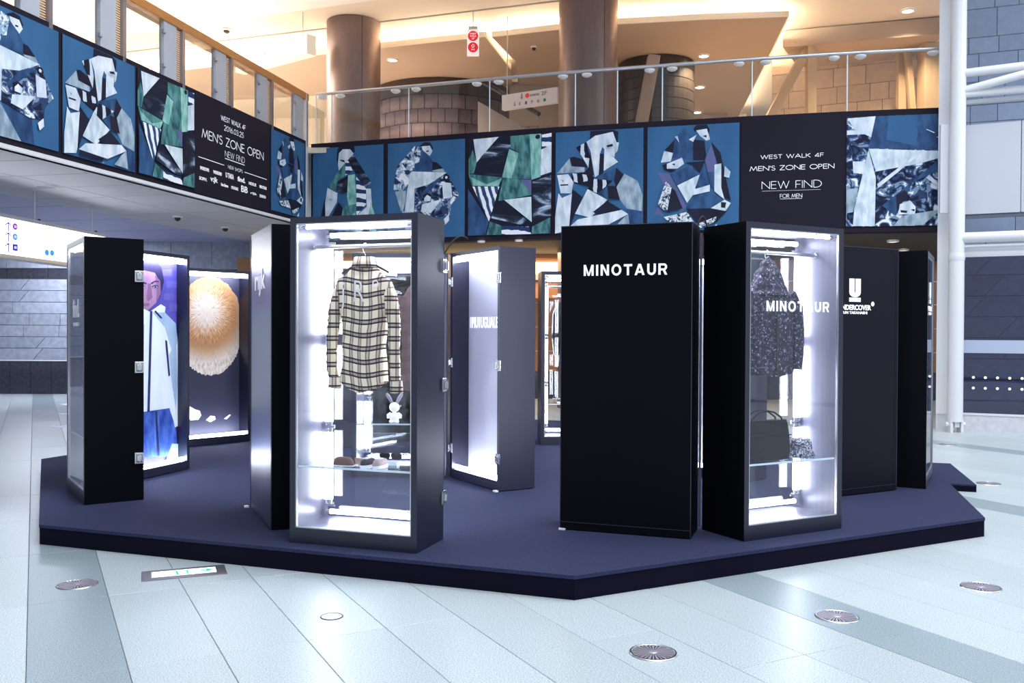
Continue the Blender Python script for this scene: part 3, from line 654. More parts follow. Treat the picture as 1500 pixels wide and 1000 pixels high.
def strip_wall(name, pts, z0, z1, th, m, sign=1):
    b = MB(); n = len(pts)
    nr = []
    for i in range(n):
        d = (pts[min(i+1, n-1)]-pts[max(i-1, 0)]).normalized(); nr.append(Vector((-d.y, d.x, 0))*sign)
    for i in range(n-1):
        a, c = pts[i], pts[i+1]; a2, c2 = a+nr[i]*th, c+nr[i+1]*th
        v = [(*a.xy, z0), (*c.xy, z0), (*c2.xy, z0), (*a2.xy, z0), (*a.xy, z1), (*c.xy, z1), (*c2.xy, z1), (*a2.xy, z1)]
        b.add(v, [(0, 3, 2, 1), (4, 5, 6, 7), (0, 1, 5, 4), (1, 2, 6, 5), (2, 3, 7, 6), (3, 0, 4, 7)])
    return b.build(name, m)
struct(strip_wall('wall_back', bkpts, ZBK, ZT, .3, BLACKF))
struct(strip_wall('wall_left', [lt(-.9), lt(1.0)], ZL, ZT, .3, BLACKF))
struct(strip_wall('trim_1', [lt(-.9)+Vector((.02, 0, 0)), lt(1.0)+Vector((.02, 0, 0))], ZL-.045, ZL-.002, .06, WPAINT))
# white corner post between the two fascias
struct(MB().box(-3.99, -3.90, 17.3, 17.45, 3.3, 6.0).build('trim_2', WPAINT))
def poster(a, b_, z0, z1, design, label, off=.012, group='collage advertising posters'):
    d = (b_-a); w = d.length; yaw = math.atan2(d.y, d.x); n = Vector((math.sin(yaw), -math.cos(yaw), 0))
    t = thing('poster', label, 'poster', tuple(a+n*off+Vector((0, 0, z0))), yaw, group)
    MB().box(0, w, 0, off-.002, 0, z1-z0).build('poster_board', BLACKF, t)
    print_mesh('printed_collage', design, w, z1-z0, t)
    return t
zb0, zb1 = ZBK+.085, ZT-.10
for (p0, p1, de, lb) in (
    (458.5, 561.5, D_STR, 'collage poster with striped shirt and leather, nearest the corner on the rear balcony'),
    (568, 680.5, D_CAM, 'collage poster with white camouflage jacket, second on the rear balcony'),
    (686, 807, D_LEA, 'green and black leather close-up collage poster above the open lit lid'),
    (813, 941, D_PLD, 'collage poster of a man with white blade over his face above the matt black lid'),
    (947, 1081, D_DEN, 'round denim collage poster just left of the FOR MEN text panel'),
    (1237.5, 1383, D_CLO, 'black and white camouflage close-up poster at the right end of the rear balcony')):
    poster(bk(p0), bk(p1), zb0, zb1, de, lb)
zl0, zl1 = ZL+.07, ZT-.07
for (t0, t1, de, lb) in ((-.066, .1187, D_CAM, 'camouflage jacket collage poster cut off by the left edge, left balcony'),
    (.1277, .3105, D_PLD, 'collage poster of a man with white blade over his face, on the left balcony'),
    (.318, .496, D_LEA, 'green leather collage poster beside the dated text panel, left balcony'),
    (.815, .9905, D_DEN, 'narrow looking denim collage poster at the far end of the left balcony')):
    poster(lt(t0), lt(t1), zl0, zl1, de, lb)
# text panels
a, b_ = bk(1083.5), bk(1236); d = b_-a; w = d.length; yaw = math.atan2(d.y, d.x)
t = thing('text_panel', 'black panel on the rear balcony reading NEW FIND FOR MEN underlined', 'sign', tuple(a+Vector((math.sin(yaw), -math.cos(yaw), 0))*.012+Vector((0, 0, zb0))), yaw)
hh = zb1-zb0; MB().box(0.01, w-.01, 0, .01, -.06, hh+.08).build('panel_board', BLACKF, t)
WL = mat('panel lettering white', (.85, .87, .93), .5, emis=((1, 1, 1), .12))
def fz(px, py):   # photo offset inside the panel crop -> local coordinates
    u = (px-1083.5)/(1236-1083.5); top = 173.5-9*u; bot = 337; return u*w, (1-(py-top-5)/(bot-top-9))*hh
def tline(s_, x0, y0, x1, y1, m=WL, **k):
    X0, Z0 = fz(x0, y1); X1, Z1 = fz(x1, y0); strokes(s_, X0, X1, Z0, Z1, -.002, t, m, **k)
tline('WEST WALK 4F', 1113, 222.5, 1204.5, 231.5, th=.14)
tline("MEN'S ZONE OPEN", 1097, 238.5, 1220, 249, th=.13)
tline('NEW FIND', 1115, 262.5, 1202, 275, th=.075)
X0, Z0 = fz(1115, 278.3); X1, Z1 = fz(1201, 276.8); MB().box(X0, X1, -.004, -.001, Z0, Z1).build('underline', WL, t)
tline('FOR MEN', 1142, 282.5, 1174, 288.5, th=.10)
X0, Z0 = fz(1142, 290.3); X1, Z1 = fz(1174, 289.3); MB().box(X0, X1, -.004, -.001, Z0, Z1).build('underline', WL, t)
a, b_ = lt(.498), lt(.81); d = b_-a; w = d.length; yaw = math.atan2(d.y, d.x); hh = zl1-zl0
t = thing('text_panel', 'black panel with date 2016.03.25, MENS ZONE OPEN and two rows of shop names', 'sign', tuple(a+Vector((math.sin(yaw), -math.cos(yaw), 0))*.012+Vector((0, 0, zl0))), yaw)
MB().box(.01, w-.01, 0, .01, -.05, hh+.05).build('panel_board', BLACKF, t)
def tk(s_, u0, u1, v0, v1, th): strokes(s_, u0*w, u1*w, v0*hh, v1*hh, -.002, t, WL, th=th)
def tl(s_, u0, u1, v0, v1, **k): text(s_, u0*w, u1*w, v0*hh, v1*hh, -.002, t, WL, **k)
tk('WEST WALK 4F', .32, .64, .845, .895, .14); tk('2016.03.25', .36, .615, .745, .80, .12)
tk("MEN'S ZONE OPEN", .09, .90, .575, .665, .11); tk('NEW FIND', .37, .63, .455, .52, .075)
MB().box(.37*w, .63*w, -.004, -.001, .430*hh, .438*hh).build('underline', WL, t)
MB().box(.05*w, .36*w, -.004, -.001, .350*hh, .357*hh).build('rule', WL, t); MB().box(.63*w, .95*w, -.004, -.001, .350*hh, .357*hh).build('rule', WL, t)
tk('NEW SHOPS', .41, .60, .335, .37, .12)
for i, s_ in enumerate(['UNDERCOVER', 'WEEKEND', 'U TAKA', 'find.', 'NEXUS', 'MINOTAUR']):
    u = .07+i*.155; tl(s_, u, u+.105, .225, .262+(.02 if i in (2, 3) else 0), bold=.03)
for i, s_ in enumerate(['SOPH.', 'v:jk', 'Nano Universe', '1PIU1UGUALE', 'BB', 'rijk', 'ESTNATION']):
    u = .06+i*.131; tl(s_, u, u+.09, .115, .150+(.04 if i in (1, 4) else 0), bold=.02)

struct(MB().box(-7.4, -7.0, -7, 9.3, 5.1, 14.5).build('wall_left_blocker', mat('light blocker grey', (.22, .22, .26), .6)))  # added out of view to keep sky light off the left floor
# ------------------------------------------------------------------ upper floor slabs, ceilings
up_poly = [(-16, 8.5), (-6.25, 8.5)]+[(-4.2, 17.5)]+[(p.x+.05, p.y+.28) for p in bkpts[1:]]+[(7.25, 15.05), (11.6, 24), (11.6, 36), (-16, 36)]
struct(MB().prism(up_poly, 4.9, 5.0).build('floor_upper', mat('upper floor stone', (.70, .60, .50), .3)))
# soffits
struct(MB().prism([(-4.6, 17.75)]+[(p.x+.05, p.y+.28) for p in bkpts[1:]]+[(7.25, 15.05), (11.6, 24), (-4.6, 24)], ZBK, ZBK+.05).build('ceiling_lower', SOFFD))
sf = structE('ceiling_left')
MB().prism([(-16, 7), (-7.35, 3), (-4.1, 17.4), (-4.4, 28), (-16, 28)], ZL+.10, ZL+.15).build('soffit_backing', mat('soffit blue grey', (.26, .27, .36), .6), sf)
sd = (LB-LA).normalized(); sn = Vector((-sd.y, sd.x, 0))
for k in range(-6, 11):
    for j in range(2):
        q = []
        for (s0, w0) in ((k*.95+.012, .05+j*1.42), (k*.95+.938, .05+j*1.42), (k*.95+.938, 1.45+j*1.42), (k*.95+.012, 1.45+j*1.42)):
            p = LA+sd*s0+sn*w0; q.append((p.x, p.y))
        MB().prism(q, ZL, ZL+.09).build('soffit_panel', SOFF, sf)
# inclined bulkheads farther left, bluish light put into their colour
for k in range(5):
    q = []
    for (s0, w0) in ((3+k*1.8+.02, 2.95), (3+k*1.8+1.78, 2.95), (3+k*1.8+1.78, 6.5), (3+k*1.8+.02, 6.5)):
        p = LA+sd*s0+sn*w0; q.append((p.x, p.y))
    MB().prism(q, ZL+.04, ZL+.09).build('soffit_panel', mat('blue-lit soffit grey', (.40, .40, .62), .5), sf)
# upper ceiling strips with dark seams
def zpoly(pts, z): return [(onz(px, py, z).x, onz(px, py, z).y) for px, py in pts]
ZC = 8.24
s1, s2 = onz(333, 59, ZC), onz(815, 2, ZC)
s3, s4 = onz(295, 36, ZC), onz(551, 0, ZC)
def ext(a, b_, x): r = (x-a.x)/(b_.x-a.x); return (x, a.y+(b_.y-a.y)*r)
XL, XR = -16, 12.5
cU_ = structE('ceiling_upper')
n1 = [(XL, 12), (XR, 12), ext(s3, s4, XR), ext(s3, s4, XL)]
MB().prism(n1, ZC, ZC+.1).build('ceiling_board', CEILA, cU_)
g = .03
MB().prism([(x, y+g*.6) for x, y in (ext(s3, s4, XL), ext(s3, s4, XR))]+[(x, y-g) for x, y in (ext(s1, s2, XR), ext(s1, s2, XL))], ZC+.01, ZC+.1).build('ceiling_board', CEILW, cU_)
MB().prism([(x, y+g) for x, y in (ext(s1, s2, XL), ext(s1, s2, XR))]+[(XR, 36), (XL, 36)], ZC, ZC+.1).build('ceiling_board', CEILW, cU_)
MB().prism([(XL, 12), (XR, 12), (XR, 36), (XL, 36)], ZC+.11, ZC+.2).build('ceiling_void', JOINT, cU_)
# dropped ceilings with coves
ZD = 7.95
pA = [(-9.5, 23.2), (-3.0, 20.86), (-.98, 20.2), (-.62, 20.05), (-.08, 22.5), (-.02, 24), (-9.5, 26)]
pB = [(-.45, 20.07), (.80, 19.62), (2.2, 19.2), (3.9, 18.9), (5.59, 18.7), (5.92, 21.2), (6.72, 27.3), (6.8, 28), (.3, 28), (.05, 21.8)]
def inset_line(pts, idx, d_, z, r=.03, name='cove_lamp', parent=None):
    P_ = [Vector((pts[i][0], pts[i][1], 0)) for i in idx]; c = Vector((sum(p[0] for p in pts)/len(pts), sum(p[1] for p in pts)/len(pts), 0))
    q = [p+(c-p).normalized()*d_ for p in P_]
    return MB().tube([(p.x, p.y, z) for p in q], r, 6).build(name, WARM, parent)
EDGEM = mat('cream raft edge', (.92, .84, .70), .8)
for pp, idx, lb in ((pA, (0, 1, 2, 3, 4), 'left dropped ceiling raft with warm cove light along its edge'), (pB, (9, 0, 1, 2, 3, 4, 5, 6), 'right dropped ceiling raft with warm cove light along its edge')):
    t = thing('ceiling_raft', lb, 'ceiling panel', (0, 0, 0))
    MB().prism(pp, ZD, ZD+.10).build('raft_board', CEILD, t)
    inset_line(pp, idx, .24, ZD+.13, .022, parent=t)
    for i0, i1 in zip(idx, idx[1:]):
        a, b_ = Vector((*pp[i0], 0)), Vector((*pp[i1], 0)); d = (b_-a).normalized(); n = Vector((d.y, -d.x, 0))*.03
        MB().prism([tuple(q.xy) for q in (a+n, b_+n, b_, a)], ZD-.004, ZD+.115).build('raft_edge', EDGEM, t)

# columns
for (X, Y, r, z0, lb) in ((-3.50, 20.1, .585, 5.0, 'bronze clad round column, left of the two behind the glass balustrade'), (1.49, 18.25, .585, 0, 'bronze clad round column, right of the two behind the glass balustrade')):
    t = thing('column', lb, 'column', (X, Y, z0))
    h0 = 8.24-z0
    MB().lathe([(r, 0), (r, h0)], n=48, a0=R(-62), a1=R(190)).build('cladding_shell', BRONZE, t)
    MB().lathe([(r, 0), (r, h0)], n=24, a0=R(191), a1=R(297)).build('cladding_shell', BRONZE, t)
    MB().lathe([(r-.012, 0), (r-.012, h0)], n=32).build('core', DARKH, t)
t = thing('stone_drum', 'dark banded round stone drum behind the glass balustrade, centre right', 'column', (3.45, 22.1, 5.0))
for k in range(12):
    MB().lathe([(.90, k*.245+.006), (.91, k*.245+.012), (.91, k*.245+.233), (.90, k*.245+.239)], n=40, smooth=False).build('stone_course', DRUM, t)
MB().lathe([(.895, 0), (.895, 2.94)], n=40).build('core', DARKH, t)
t = thing('stone_drum', 'wide curved mauve stone drum behind the left column on the upper floor', 'wall', (-1.9, 25.2, 5.0))
MB().lathe([(1.97, 0), (1.97, 2.94)], n=40).build('core', DARKH, t)
for k in range(7):
    for j in range(18):
        a0 = R(180+j*10+(5 if k % 2 else 0)+.3); a1 = a0+R(9.4)
        MB().lathe([(1.98, k*.36+.008), (2.0, k*.36+.012), (2.0, k*.36+.35), (1.98, k*.36+.354)], n=3, a0=a0, a1=a1).build('stone_block', STONEP if k != 3 else STONEG, t)
MB().lathe([(2.01, 2.54), (2.01, 2.94)], n=40).build('dark_band', DRUM, t)

# ------------------------------------------------------------------ block walls
def block_wall(name, a, b_, z0, rows, m, parent=None, slant=0, wmin=.5, wmax=1.1, th=.06, gap=.006, seed=1, backm=None, piece='stone_block', kinds=None):
    rnd = random.Random(seed); a, b_ = Vector((*a, 0)), Vector((*b_, 0)); d = b_-a; w = d.length; yaw = math.atan2(d.y, d.x)
    root = parent or structE(name, (a.x, a.y, z0), yaw)
    z = 0; H_ = sum(rows)
    MB().box(0, w, th*.6, th*.6+.1, 0, H_).build('wall_backing', backm or JOINT, root)
    for ri, h in enumerate(rows):
        x = -rnd.random()*wmin; sl0 = 0
        while x < w:
            bw = rnd.uniform(wmin, wmax); sl = rnd.choice((0, slant, slant)) if slant else 0
            x1 = min(x+bw, w); x0 = max(x, 0); dy = rnd.uniform(0, .008)
            l0, l1 = (x0+gap, x0+gap+sl0 if x0 > 0 else x0+gap), (x1-gap, (x1-gap+sl) if x1 < w else x1-gap)
            v = [(l0[0], dy), (l1[0], dy)]
            vv = []
            for yy in (dy, th):
                for (X, Z) in ((l0[0], z+gap), (l1[0], z+gap), (min(l1[1], w), z+h-gap), (min(l0[1], w), z+h-gap)): vv.append((X, yy, Z))
            mm = m if not kinds else kinds[rnd.randrange(len(kinds))]
            if l1[0]-l0[0] > .03: MB().add(vv, [(0, 1, 2, 3), (7, 6, 5, 4), (4, 5, 1, 0), (5, 6, 2, 1), (6, 7, 3, 2), (7, 4, 0, 3)]).build(piece, mm, root)
            x = x1 if x1 < w else w+1; sl0 = sl
        z += h
    return root
# far left ground wall: black base, slanted grey stone, black band, pale top
wl = block_wall('wall_far', (-17.5, 21.2), (-6.2, 21.5), .80, [.27]*7, STONEG, slant=.22, wmin=.7, wmax=1.9, seed=4)
b = structE('baseboard_far', (-17.5, 21.2, 0), math.atan2(.3, 11.3))
MB().box(0, 11.3, .05, .1, 0, .79).build('wall_backing', JOINT, b)
for k in range(24): MB().box(k*.48+.004, k*.48+.476, 0, .05, .01, .775).build('granite_panel', DGRAN, b)
b = structE('trim_3', (-17.5, 21.2, 2.69), math.atan2(.3, 11.3))
for k in range(12): MB().box(k*.95+.004, k*.95+.946, 0, .06, .0, .25).build('granite_panel', DGRAN, b)
for k in range(12): MB().box(k*.95+.004, k*.95+.946, -.02, .06, .255, .95).build('pale_panel', STONEG, b)
struct(MB().box(-17.5, -6.2, 21.14, 21.2, .78, .80).build('trim_4', WPAINT))
# ground floor shop wall behind
struct(MB().box(-6.2, -4.6, 21.5, 21.6, 0, 3.6).build('wall_ground_return', WOODP))
bw = structE('wall_ground', (-6.2, 20.6, 0), 0)
MB().box(0, 17.3, .05, .15, 0, 3.14).build('wall_backing', JOINT, bw)
for k in range(16):
    for j, (z0, z1) in enumerate(((.62, 1.06), (1.08, 1.60), (1.62, 2.14), (2.16, 2.66), (2.68, 3.14))):
        MB().box(k*1.08+.003, k*1.08+1.077, 0, .05, z0, z1).build('wood_panel', WOODP, bw)
    MB().box(k*1.08, k*1.08+1.08, -.01, .05, 0, .6).build('kick_panel', DGRAN, bw)
for z in (1.065, 1.605, 2.145, 2.665): MB().box(0, 17.2, -.006, .0, z, z+.016).build('metal_inlay', STEEL, bw)
# glowing cove over the shop front and soffit downlights
t = thing('cove_light', 'long warm glowing cove band under the rear balcony behind the cases', 'light', (-5.0, 19.3, 2.72))
MB().box(0, 6.2, 0, .04, 0, .26).build('glowing_panel', emit('warm cove panel', (1.0, .66, .30), 2.6), t)
MB().box(-.1, 6.3, .05, .12, -.5, .42).build('cove_board', WOODP, t)
MB().box(-.1, 6.3, -.02, .12, -.12, -.0).build('cove_lip', CEILD, t)
def downlight(px, py, z, lb, r=.07, warm=True, pw=0, m=None):
    p = onz(px, py, z)
    t = thing('downlight', lb, 'ceiling light', (p.x, p.y, z-.03), 0, 'round recessed downlights')
    MB().lathe([(.0001, .012), (r, .012)], n=16).build('lens', m or WARMD, t)
    MB().lathe([(r, .013), (r+.01, -.002), (r+.028, .0), (r+.03, .028)], n=20).build('trim_ring', WPAINT, t)
    if pw:
        l = bpy.data.lights.new('downlight_bulb', 'SPOT'); l.energy = pw; l.color = (1, .74, .48); l.spot_size = R(130); l.spot_blend = .6; l.shadow_soft_size = .08
        o = bpy.data.objects.new('downlight_bulb', l); o.location = (0, 0, -.02); o.parent = t; COL.objects.link(o)
downlight(575, 87, ZD, 'downlight right of the left bronze column', .10, pw=420)
downlight(1031, 81, ZD, 'downlight in the right raft just above the steel handrail', .10, pw=420)
downlight(1330, 15, ZC, 'downlight in the ceiling near the white pillar', .11, pw=420)
downlight(1025, 127, ZD, 'downlight seen through the balustrade, right of the dark drum', .11, pw=200)
downlight(1021, 164, ZD, 'lowest of the downlights seen through the balustrade glass', .11, pw=200)
downlight(768, 118, ZC, 'small downlight seen above the white hanging direction sign, right one', .05, pw=40)
downlight(1308, 352, ZBK, 'flat warm downlight under the rear balcony above the right dark case', .07, pw=25)
downlight(1323.5, 365, ZBK, 'flat warm downlight under the rear balcony, farther of the two', .07, pw=25)
downlight(705, 352.5, ZBK, 'soffit downlight above the open lit lid', .04, pw=20)
downlight(760, 351, ZBK, 'soffit downlight between the open lid and black lid', .04, pw=20)
downlight(358, 374, ZL+.10, 'warm lamp glowing under the left balcony beside the narrow lid', .10, pw=200)

# upper back walls
block_wall('wall_upper_right', (6.35, 22.5), (9.6, 20.9), 5.0, [.30, .42, .36, .34, .55, .40, .45, .42], STONET, wmin=.35, wmax=.95, seed=3, kinds=[STONET, STONET, STONET])
block_wall('wall_upper', (-1.0, 28.2), (7.2, 28.2), 5.0, [.5, .55, .5, .6, .55, .55], STONET, wmin=.8, wmax=1.7, seed=8)
block_wall('wall_upper_left', (-15, 29.0), (-1.0, 29.0), 5.0, [.8, .8, .8, .85], mat('cream wall stone', (.80, .72, .62), .7, vary=.03), wmin=1.2, wmax=2.2, seed=9)
# orange lit bulkhead right of the left drum
struct(MB().box(-.1, 3.0, 24.0, 24.1, 6.9, 8.2).build('trim_5', CEILD))
struct(MB().box(5.6, 6.3, 26.9, 27.0, 5, 8.2).build('trim_6', CEILD))
# tan braces and pillars behind the glass, right part
def beam(label, a, b_, w=.22, m=None):
    a, b_ = Vector(a), Vector(b_); d = b_-a; L_ = d.length; zax = d.normalized()
    xax = Vector((0, 1, 0)).cross(zax).normalized(); yax = zax.cross(xax)
    M = Matrix((xax, yax, zax)).transposed().to_4x4(); M.translation = a
    o = MB().box(-w/2, w/2, -w/2, w/2, 0, L_, 0, M).build('steel_brace', m or BEAMM, bevel=.008); return tag(o, label, 'brace', 'tan steel braces behind the glass balustrade')
BEAMM = mat('tan painted steel', (.62, .46, .30), .5)
beam('upright tan brace at the right end of the glowing cove', (at(1188, 178, 20.4).x, 20.4, 5.0), (at(1188, 60, 20.4).x, 20.4, 8.2), .2)
beam('diagonal tan brace leaning into the glowing cove', tuple(at(1128, 172, 20.5)), tuple(at(1187, 64, 20.5)), .2)
beam('upright tan brace second from the white pillar', (at(1320, 175, 20.6).x, 20.6, 5.0), (at(1320, 60, 20.6).x, 20.6, 7.86), .17)
beam('slanted tan brace between the two right uprights', (at(1342, 178, 20.5).x, 20.4, 5.0), (at(1326, 78, 20.5).x, 20.4, 7.86), .13)
t = MB().box(-.28, .28, -.2, .2, 0, 2.86).build('square_pillar', BEAMM, bevel=.01); t.location = (at(1367, 150, 20.2).x, 20.2, 5.0); tag(t, 'broad square tan pillar on the upper floor beside the white pillar', 'pillar')
t = MB().prism([(4.75, 24.5), (4.95, 24.5), (4.3, 23.6), (4.1, 23.6)], 5.0, 8.0).build('steel_brace', CEILD); bpy.data.objects.remove(t)
beam('dim diagonal brace in front of the dark drum', (at(926, 179, 20.2).x, 20.2, 5.0), tuple(at(958, 82, 20.2)), .26, CEILD)

struct(MB().prism([(6.0, 20.4), (9.2, 19.4), (9.2, 21.4), (6.8, 21.9)], 7.86, 8.22).build('trim_7', CEILD))
# escalator balustrade seen behind the glass
t = thing('escalator', 'dark sloping escalator flank behind the balustrade, centre', 'escalator', (0, 0, 0))
A, B_ = at(700, 148, 21.5), at(790, 200, 20.6)
dz = Vector((0, 0, 1))
MB().add([A, B_, B_-dz*.9, A-dz*.9, A+Vector((0, .9, 0)), B_+Vector((0, .9, 0)), B_+Vector((0, .9, -.9)), A+Vector((0, .9, -.9))], [(0, 3, 2, 1), (4, 5, 6, 7), (0, 1, 5, 4), (3, 7, 6, 2), (0, 4, 7, 3), (1, 2, 6, 5)]).build('flank', mat('escalator steel', (.25, .22, .22), .35, .6), t)
MB().tube([A+dz*.5, B_+dz*.5], .05, 8).build('handrail', BLACKP, t)
MB().add([A+dz*.5, B_+dz*.5, B_, A], [(0, 1, 2, 3)]).build('glass_side', BGLASS, t)

# ------------------------------------------------------------------ balustrades
t = thing('glass_balustrade', 'frameless glass balustrade with steel handrail on the rear balcony', 'railing', (0, 0, 0))
joints = [459, 482, 595, 714, 840, 902, 968, 1100, 1240, 1385]
offb = Vector((.02, .12, 0))
rp = [bk(x)+offb+Vector((0, 0, 6.06)) for x in range(459, 1392, 33)]
MB().tube(rp, .032, 10).build('handrail', STEEL, t)
for x0, x1 in zip(joints, joints[1:]):
    a, b_ = bk(x0)+offb, bk(x1)+offb; d = (b_-a).normalized(); a = a+d*.008; b_ = b_-d*.008; n = Vector((-d.y, d.x, 0))*.012
    v = [(*p.xy, z) for z in (5.0, 6.03) for p in (a, b_, b_+n, a+n)]
    MB().add(v, [(0, 3, 2, 1), (4, 5, 6, 7), (0, 1, 5, 4), (1, 2, 6, 5), (2, 3, 7, 6), (3, 0, 4, 7)]).build('glass_pane', BGLASS, t)
    e = MB(); e.box(-.009, .009, -.004, .014, 5.0, 6.03); o = e.build('pane_edge', GLEDGE, t); o.location = (*(bk(x0)+offb).xy, 0)
for x in (470, 497, 578, 608, 697, 729, 823, 858, 950, 983, 1081, 1120, 1220, 1259, 1365):
    p = bk(x)+Vector((.0, .06, 5.985))
    o = MB().lathe([(.0001, -.055), (.05, -.045), (.085, -.02), (.092, .0), (.085, .008), (.0001, .012)], n=16).build('rail_clip', mat('clip white', (.8, .78, .78), .3), t); o.location = p
t = thing('wooden_handrail', 'oak topped balustrade with grey posts on the left balcony', 'railing', (0, 0, 0))
rz = math.atan2(sd.y, sd.x)
o = MB().box(-8, 7.66, .0, .22, 0, .13).build('wood_rail', WOODR, t, bevel=.01); o.location = (LA.x, LA.y, 5.87); o.rotation_euler = (0, 0, rz)
Lt = (LB-LA).length
LOUV = mat('warm louvre', (.72, .52, .34), .4)
for k in range(-3, 6):
    s0 = (.044+.1805*k)*Lt
    def part(b, name, m, par=t):
        o = b.build(name, m, par); 
        return o
    base = Vector((LA.x, LA.y, 0))+sd*s0
    b = MB(); b.box(0, .30, .02, .10, 5.0, 5.87)
    o = b.build('grey_post', GPOST, t); o.location = base; o.rotation_euler = (0, 0, rz)
    b = MB()
    for q in range(26): b.box(.305, .42, .04, .075, 5.04+q*.0315, 5.056+q*.0315)
    o2 = b.build('louvre', LOUV, t); o2['kind'] = 'stuff'; o2.location = base; o2.rotation_euler = (0, 0, rz)
    b = MB().box(.425, .49, .0, .09, 5.0, 5.87); o = b.build('steel_mullion', GREYM, t); o.location = base; o.rotation_euler = (0, 0, rz)
    for z in (5.2, 5.68):
        o = MB().box(-.07, 0, -.01, .02, z, z+.02).box(-.07, -.05, -.01, .02, z+.02, z+.05).build('glass_hook', GREYM, t); o.location = base; o.rotation_euler = (0, 0, rz)
    b = MB().box(.50, .1805*Lt-.05, .03, .045, 5.0, 5.84); o = b.build('glass_pane', BGLASS, t); o.location = base; o.rotation_euler = (0, 0, rz)

# ------------------------------------------------------------------ hanging signs and ceiling devices
# lit direction sign under the left balcony
sa, sb = Vector((-7.19, 10.4, 0)), Vector((-6.78, 15.3, 0)); d = sb-sa; yaw = math.atan2(d.y, d.x)
t = thing('direction_sign', 'long illuminated white direction sign hanging under the left balcony', 'sign', (sa.x, sa.y, 2.49), yaw)
Ls = d.length; hs = .62
MB().box(0, Ls, 0, .18, 0, hs).build('sign_box', mat('sign casing', (.62, .66, .75), .3, .5), t, bevel=.01)
MB().box(.04, Ls-.04, -.006, -.001, .06, hs-.06).build('lit_face', LITSIGN, t)
for x in (1.1, 3.05, 4.6):
    MB().tube([(x, .09, hs), (x, .09, ZL+.05-2.49)], .014, 8).build('hanger_rod', STEEL, t)
    MB().lathe([(.02, 0), (.02, .02), (.0001, .022)], (x, .02, hs), 10).build('screw_cap', BLACKP, t)
def sx(px):   # local x of a photo column on the sign
    r = (px-750)/F_PX; k = (r*sa.y-sa.x)/((d.x)-r*d.y); return k*Ls
def sz(px, py):
    p = sa+d*(sx(px)/Ls); h0 = 485.3+.00447*(px-750); return CZ+(h0-py)/F_PX*p.y-2.49
def arrow(px, py, s=1):
    x, z = sx(px), sz(px, py); b = MB(); y = -.009; w_ = .016*s
    for pl_ in ([(-w_/1.6, -.085), (w_/1.6, -.085), (w_/1.6, .06), (-w_/1.6, .06)], [(0, .085), (-.055, .03), (-.055, .008), (0, .06)], [(0, .085), (0, .06), (.055, .008), (.055, .03)]):
        b.add([(x+u*1.25, y, z+v*.78) for u, v in pl_], [tuple(range(len(pl_)))])
    b.build('arrow_symbol', BLUE, t)
def disc(px, py, r, m, sq=False, parent=None):
    x, z = sx(px), sz(px, py); b = MB(); n = 20
    pts = [(math.cos(2*math.pi*k/n), math.sin(2*math.pi*k/n)) for k in range(n)] if not sq else [(-1, -1), (1, -1), (1, 1), (-1, 1)]
    b.add([(x+u*r*1.25, -.009, z+v*r) for u, v in pts], [tuple(range(len(pts)))]); b.build('pictogram', m, t)
for y, m, sq in ((332, PURP, 0), (347, SKYB, 0), (362.5, BLUE, 1)):
    arrow(11.5, y); disc(21.5, y, .047, m, sq)
    X = sx(20.0); Z = sz(21, y); MB().box(X, X+.055, -.0115, -.0105, Z-.018, Z+.018).build('pictogram_inner', SIGNW, t)
disc(63, 340, .05, YEL, 1); disc(63, 340, .038, LITSIGN, 1)
disc(68, 370, .045, SKYB); disc(75.5, 370.5, .045, SKYB)
def stxt(s_, x0, x1, y0, y1): text(s_, sx(x0), sx(x1), sz((x0+x1)/2, y1), sz((x0+x1)/2, y0), -.010, t, FAINT, bold=0)
stxt('Shopping & Restaurants', 27, 58, 330, 334); stxt('Hills Arena', 27, 52, 336, 339.5); stxt('Museum', 69, 84, 337, 341)
stxt('TV Asahi / Office', 27, 66, 346, 351); stxt('Keyakizaka Complex', 27, 58, 353, 357)
stxt('Roppongi Sta. / Azabu-juban', 27, 60, 362, 367); stxt('Roppongi Sta.', 27, 62, 369.5, 373); stxt('Parking', 80, 90, 369, 374)
# red circle hanging sign
p = at(693, 60, 19.3)
t = thing('hanging_sign', 'narrow white hanging sign with two red circles left of the right bronze column', 'sign', (p.x, p.y, 0)); z_ = lambda y: CZ+(485-y)/F_PX*19.3
MB().box(-.125, .125, -.03, .03, z_(83.5), z_(45)).build('sign_board', SIGNW, t, bevel=.004)
MB().tube([(0, 0, z_(45)), (0, 0, 8.24)], .012, 8).build('hanger_rod', STEEL, t)
MB().box(-.10, .10, -.015, .015, z_(45), z_(45)+.07).build('hanger_bracket', STEEL, t)
for y in (55, 71.5):
    b = MB(); n = 24; b.add([(.108*math.cos(2*math.pi*k/n), -.034, z_(y)+.108*math.sin(2*math.pi*k/n)) for k in range(n)], [tuple(range(n))]); b.build('red_circle', RED, t)
text('WEST', -.07, .07, z_(53), z_(50.5), -.036, t, WHITE); text('WALK', -.07, .07, z_(56.5), z_(54), -.036, t, WHITE); text('3F', -.03, .03, z_(60), z_(57.5), -.036, t, WHITE)
text('0', -.03, .03, z_(72), z_(67), -.036, t, WHITE); text('M', -.03, .03, z_(76), z_(73.5), -.036, t, WHITE)
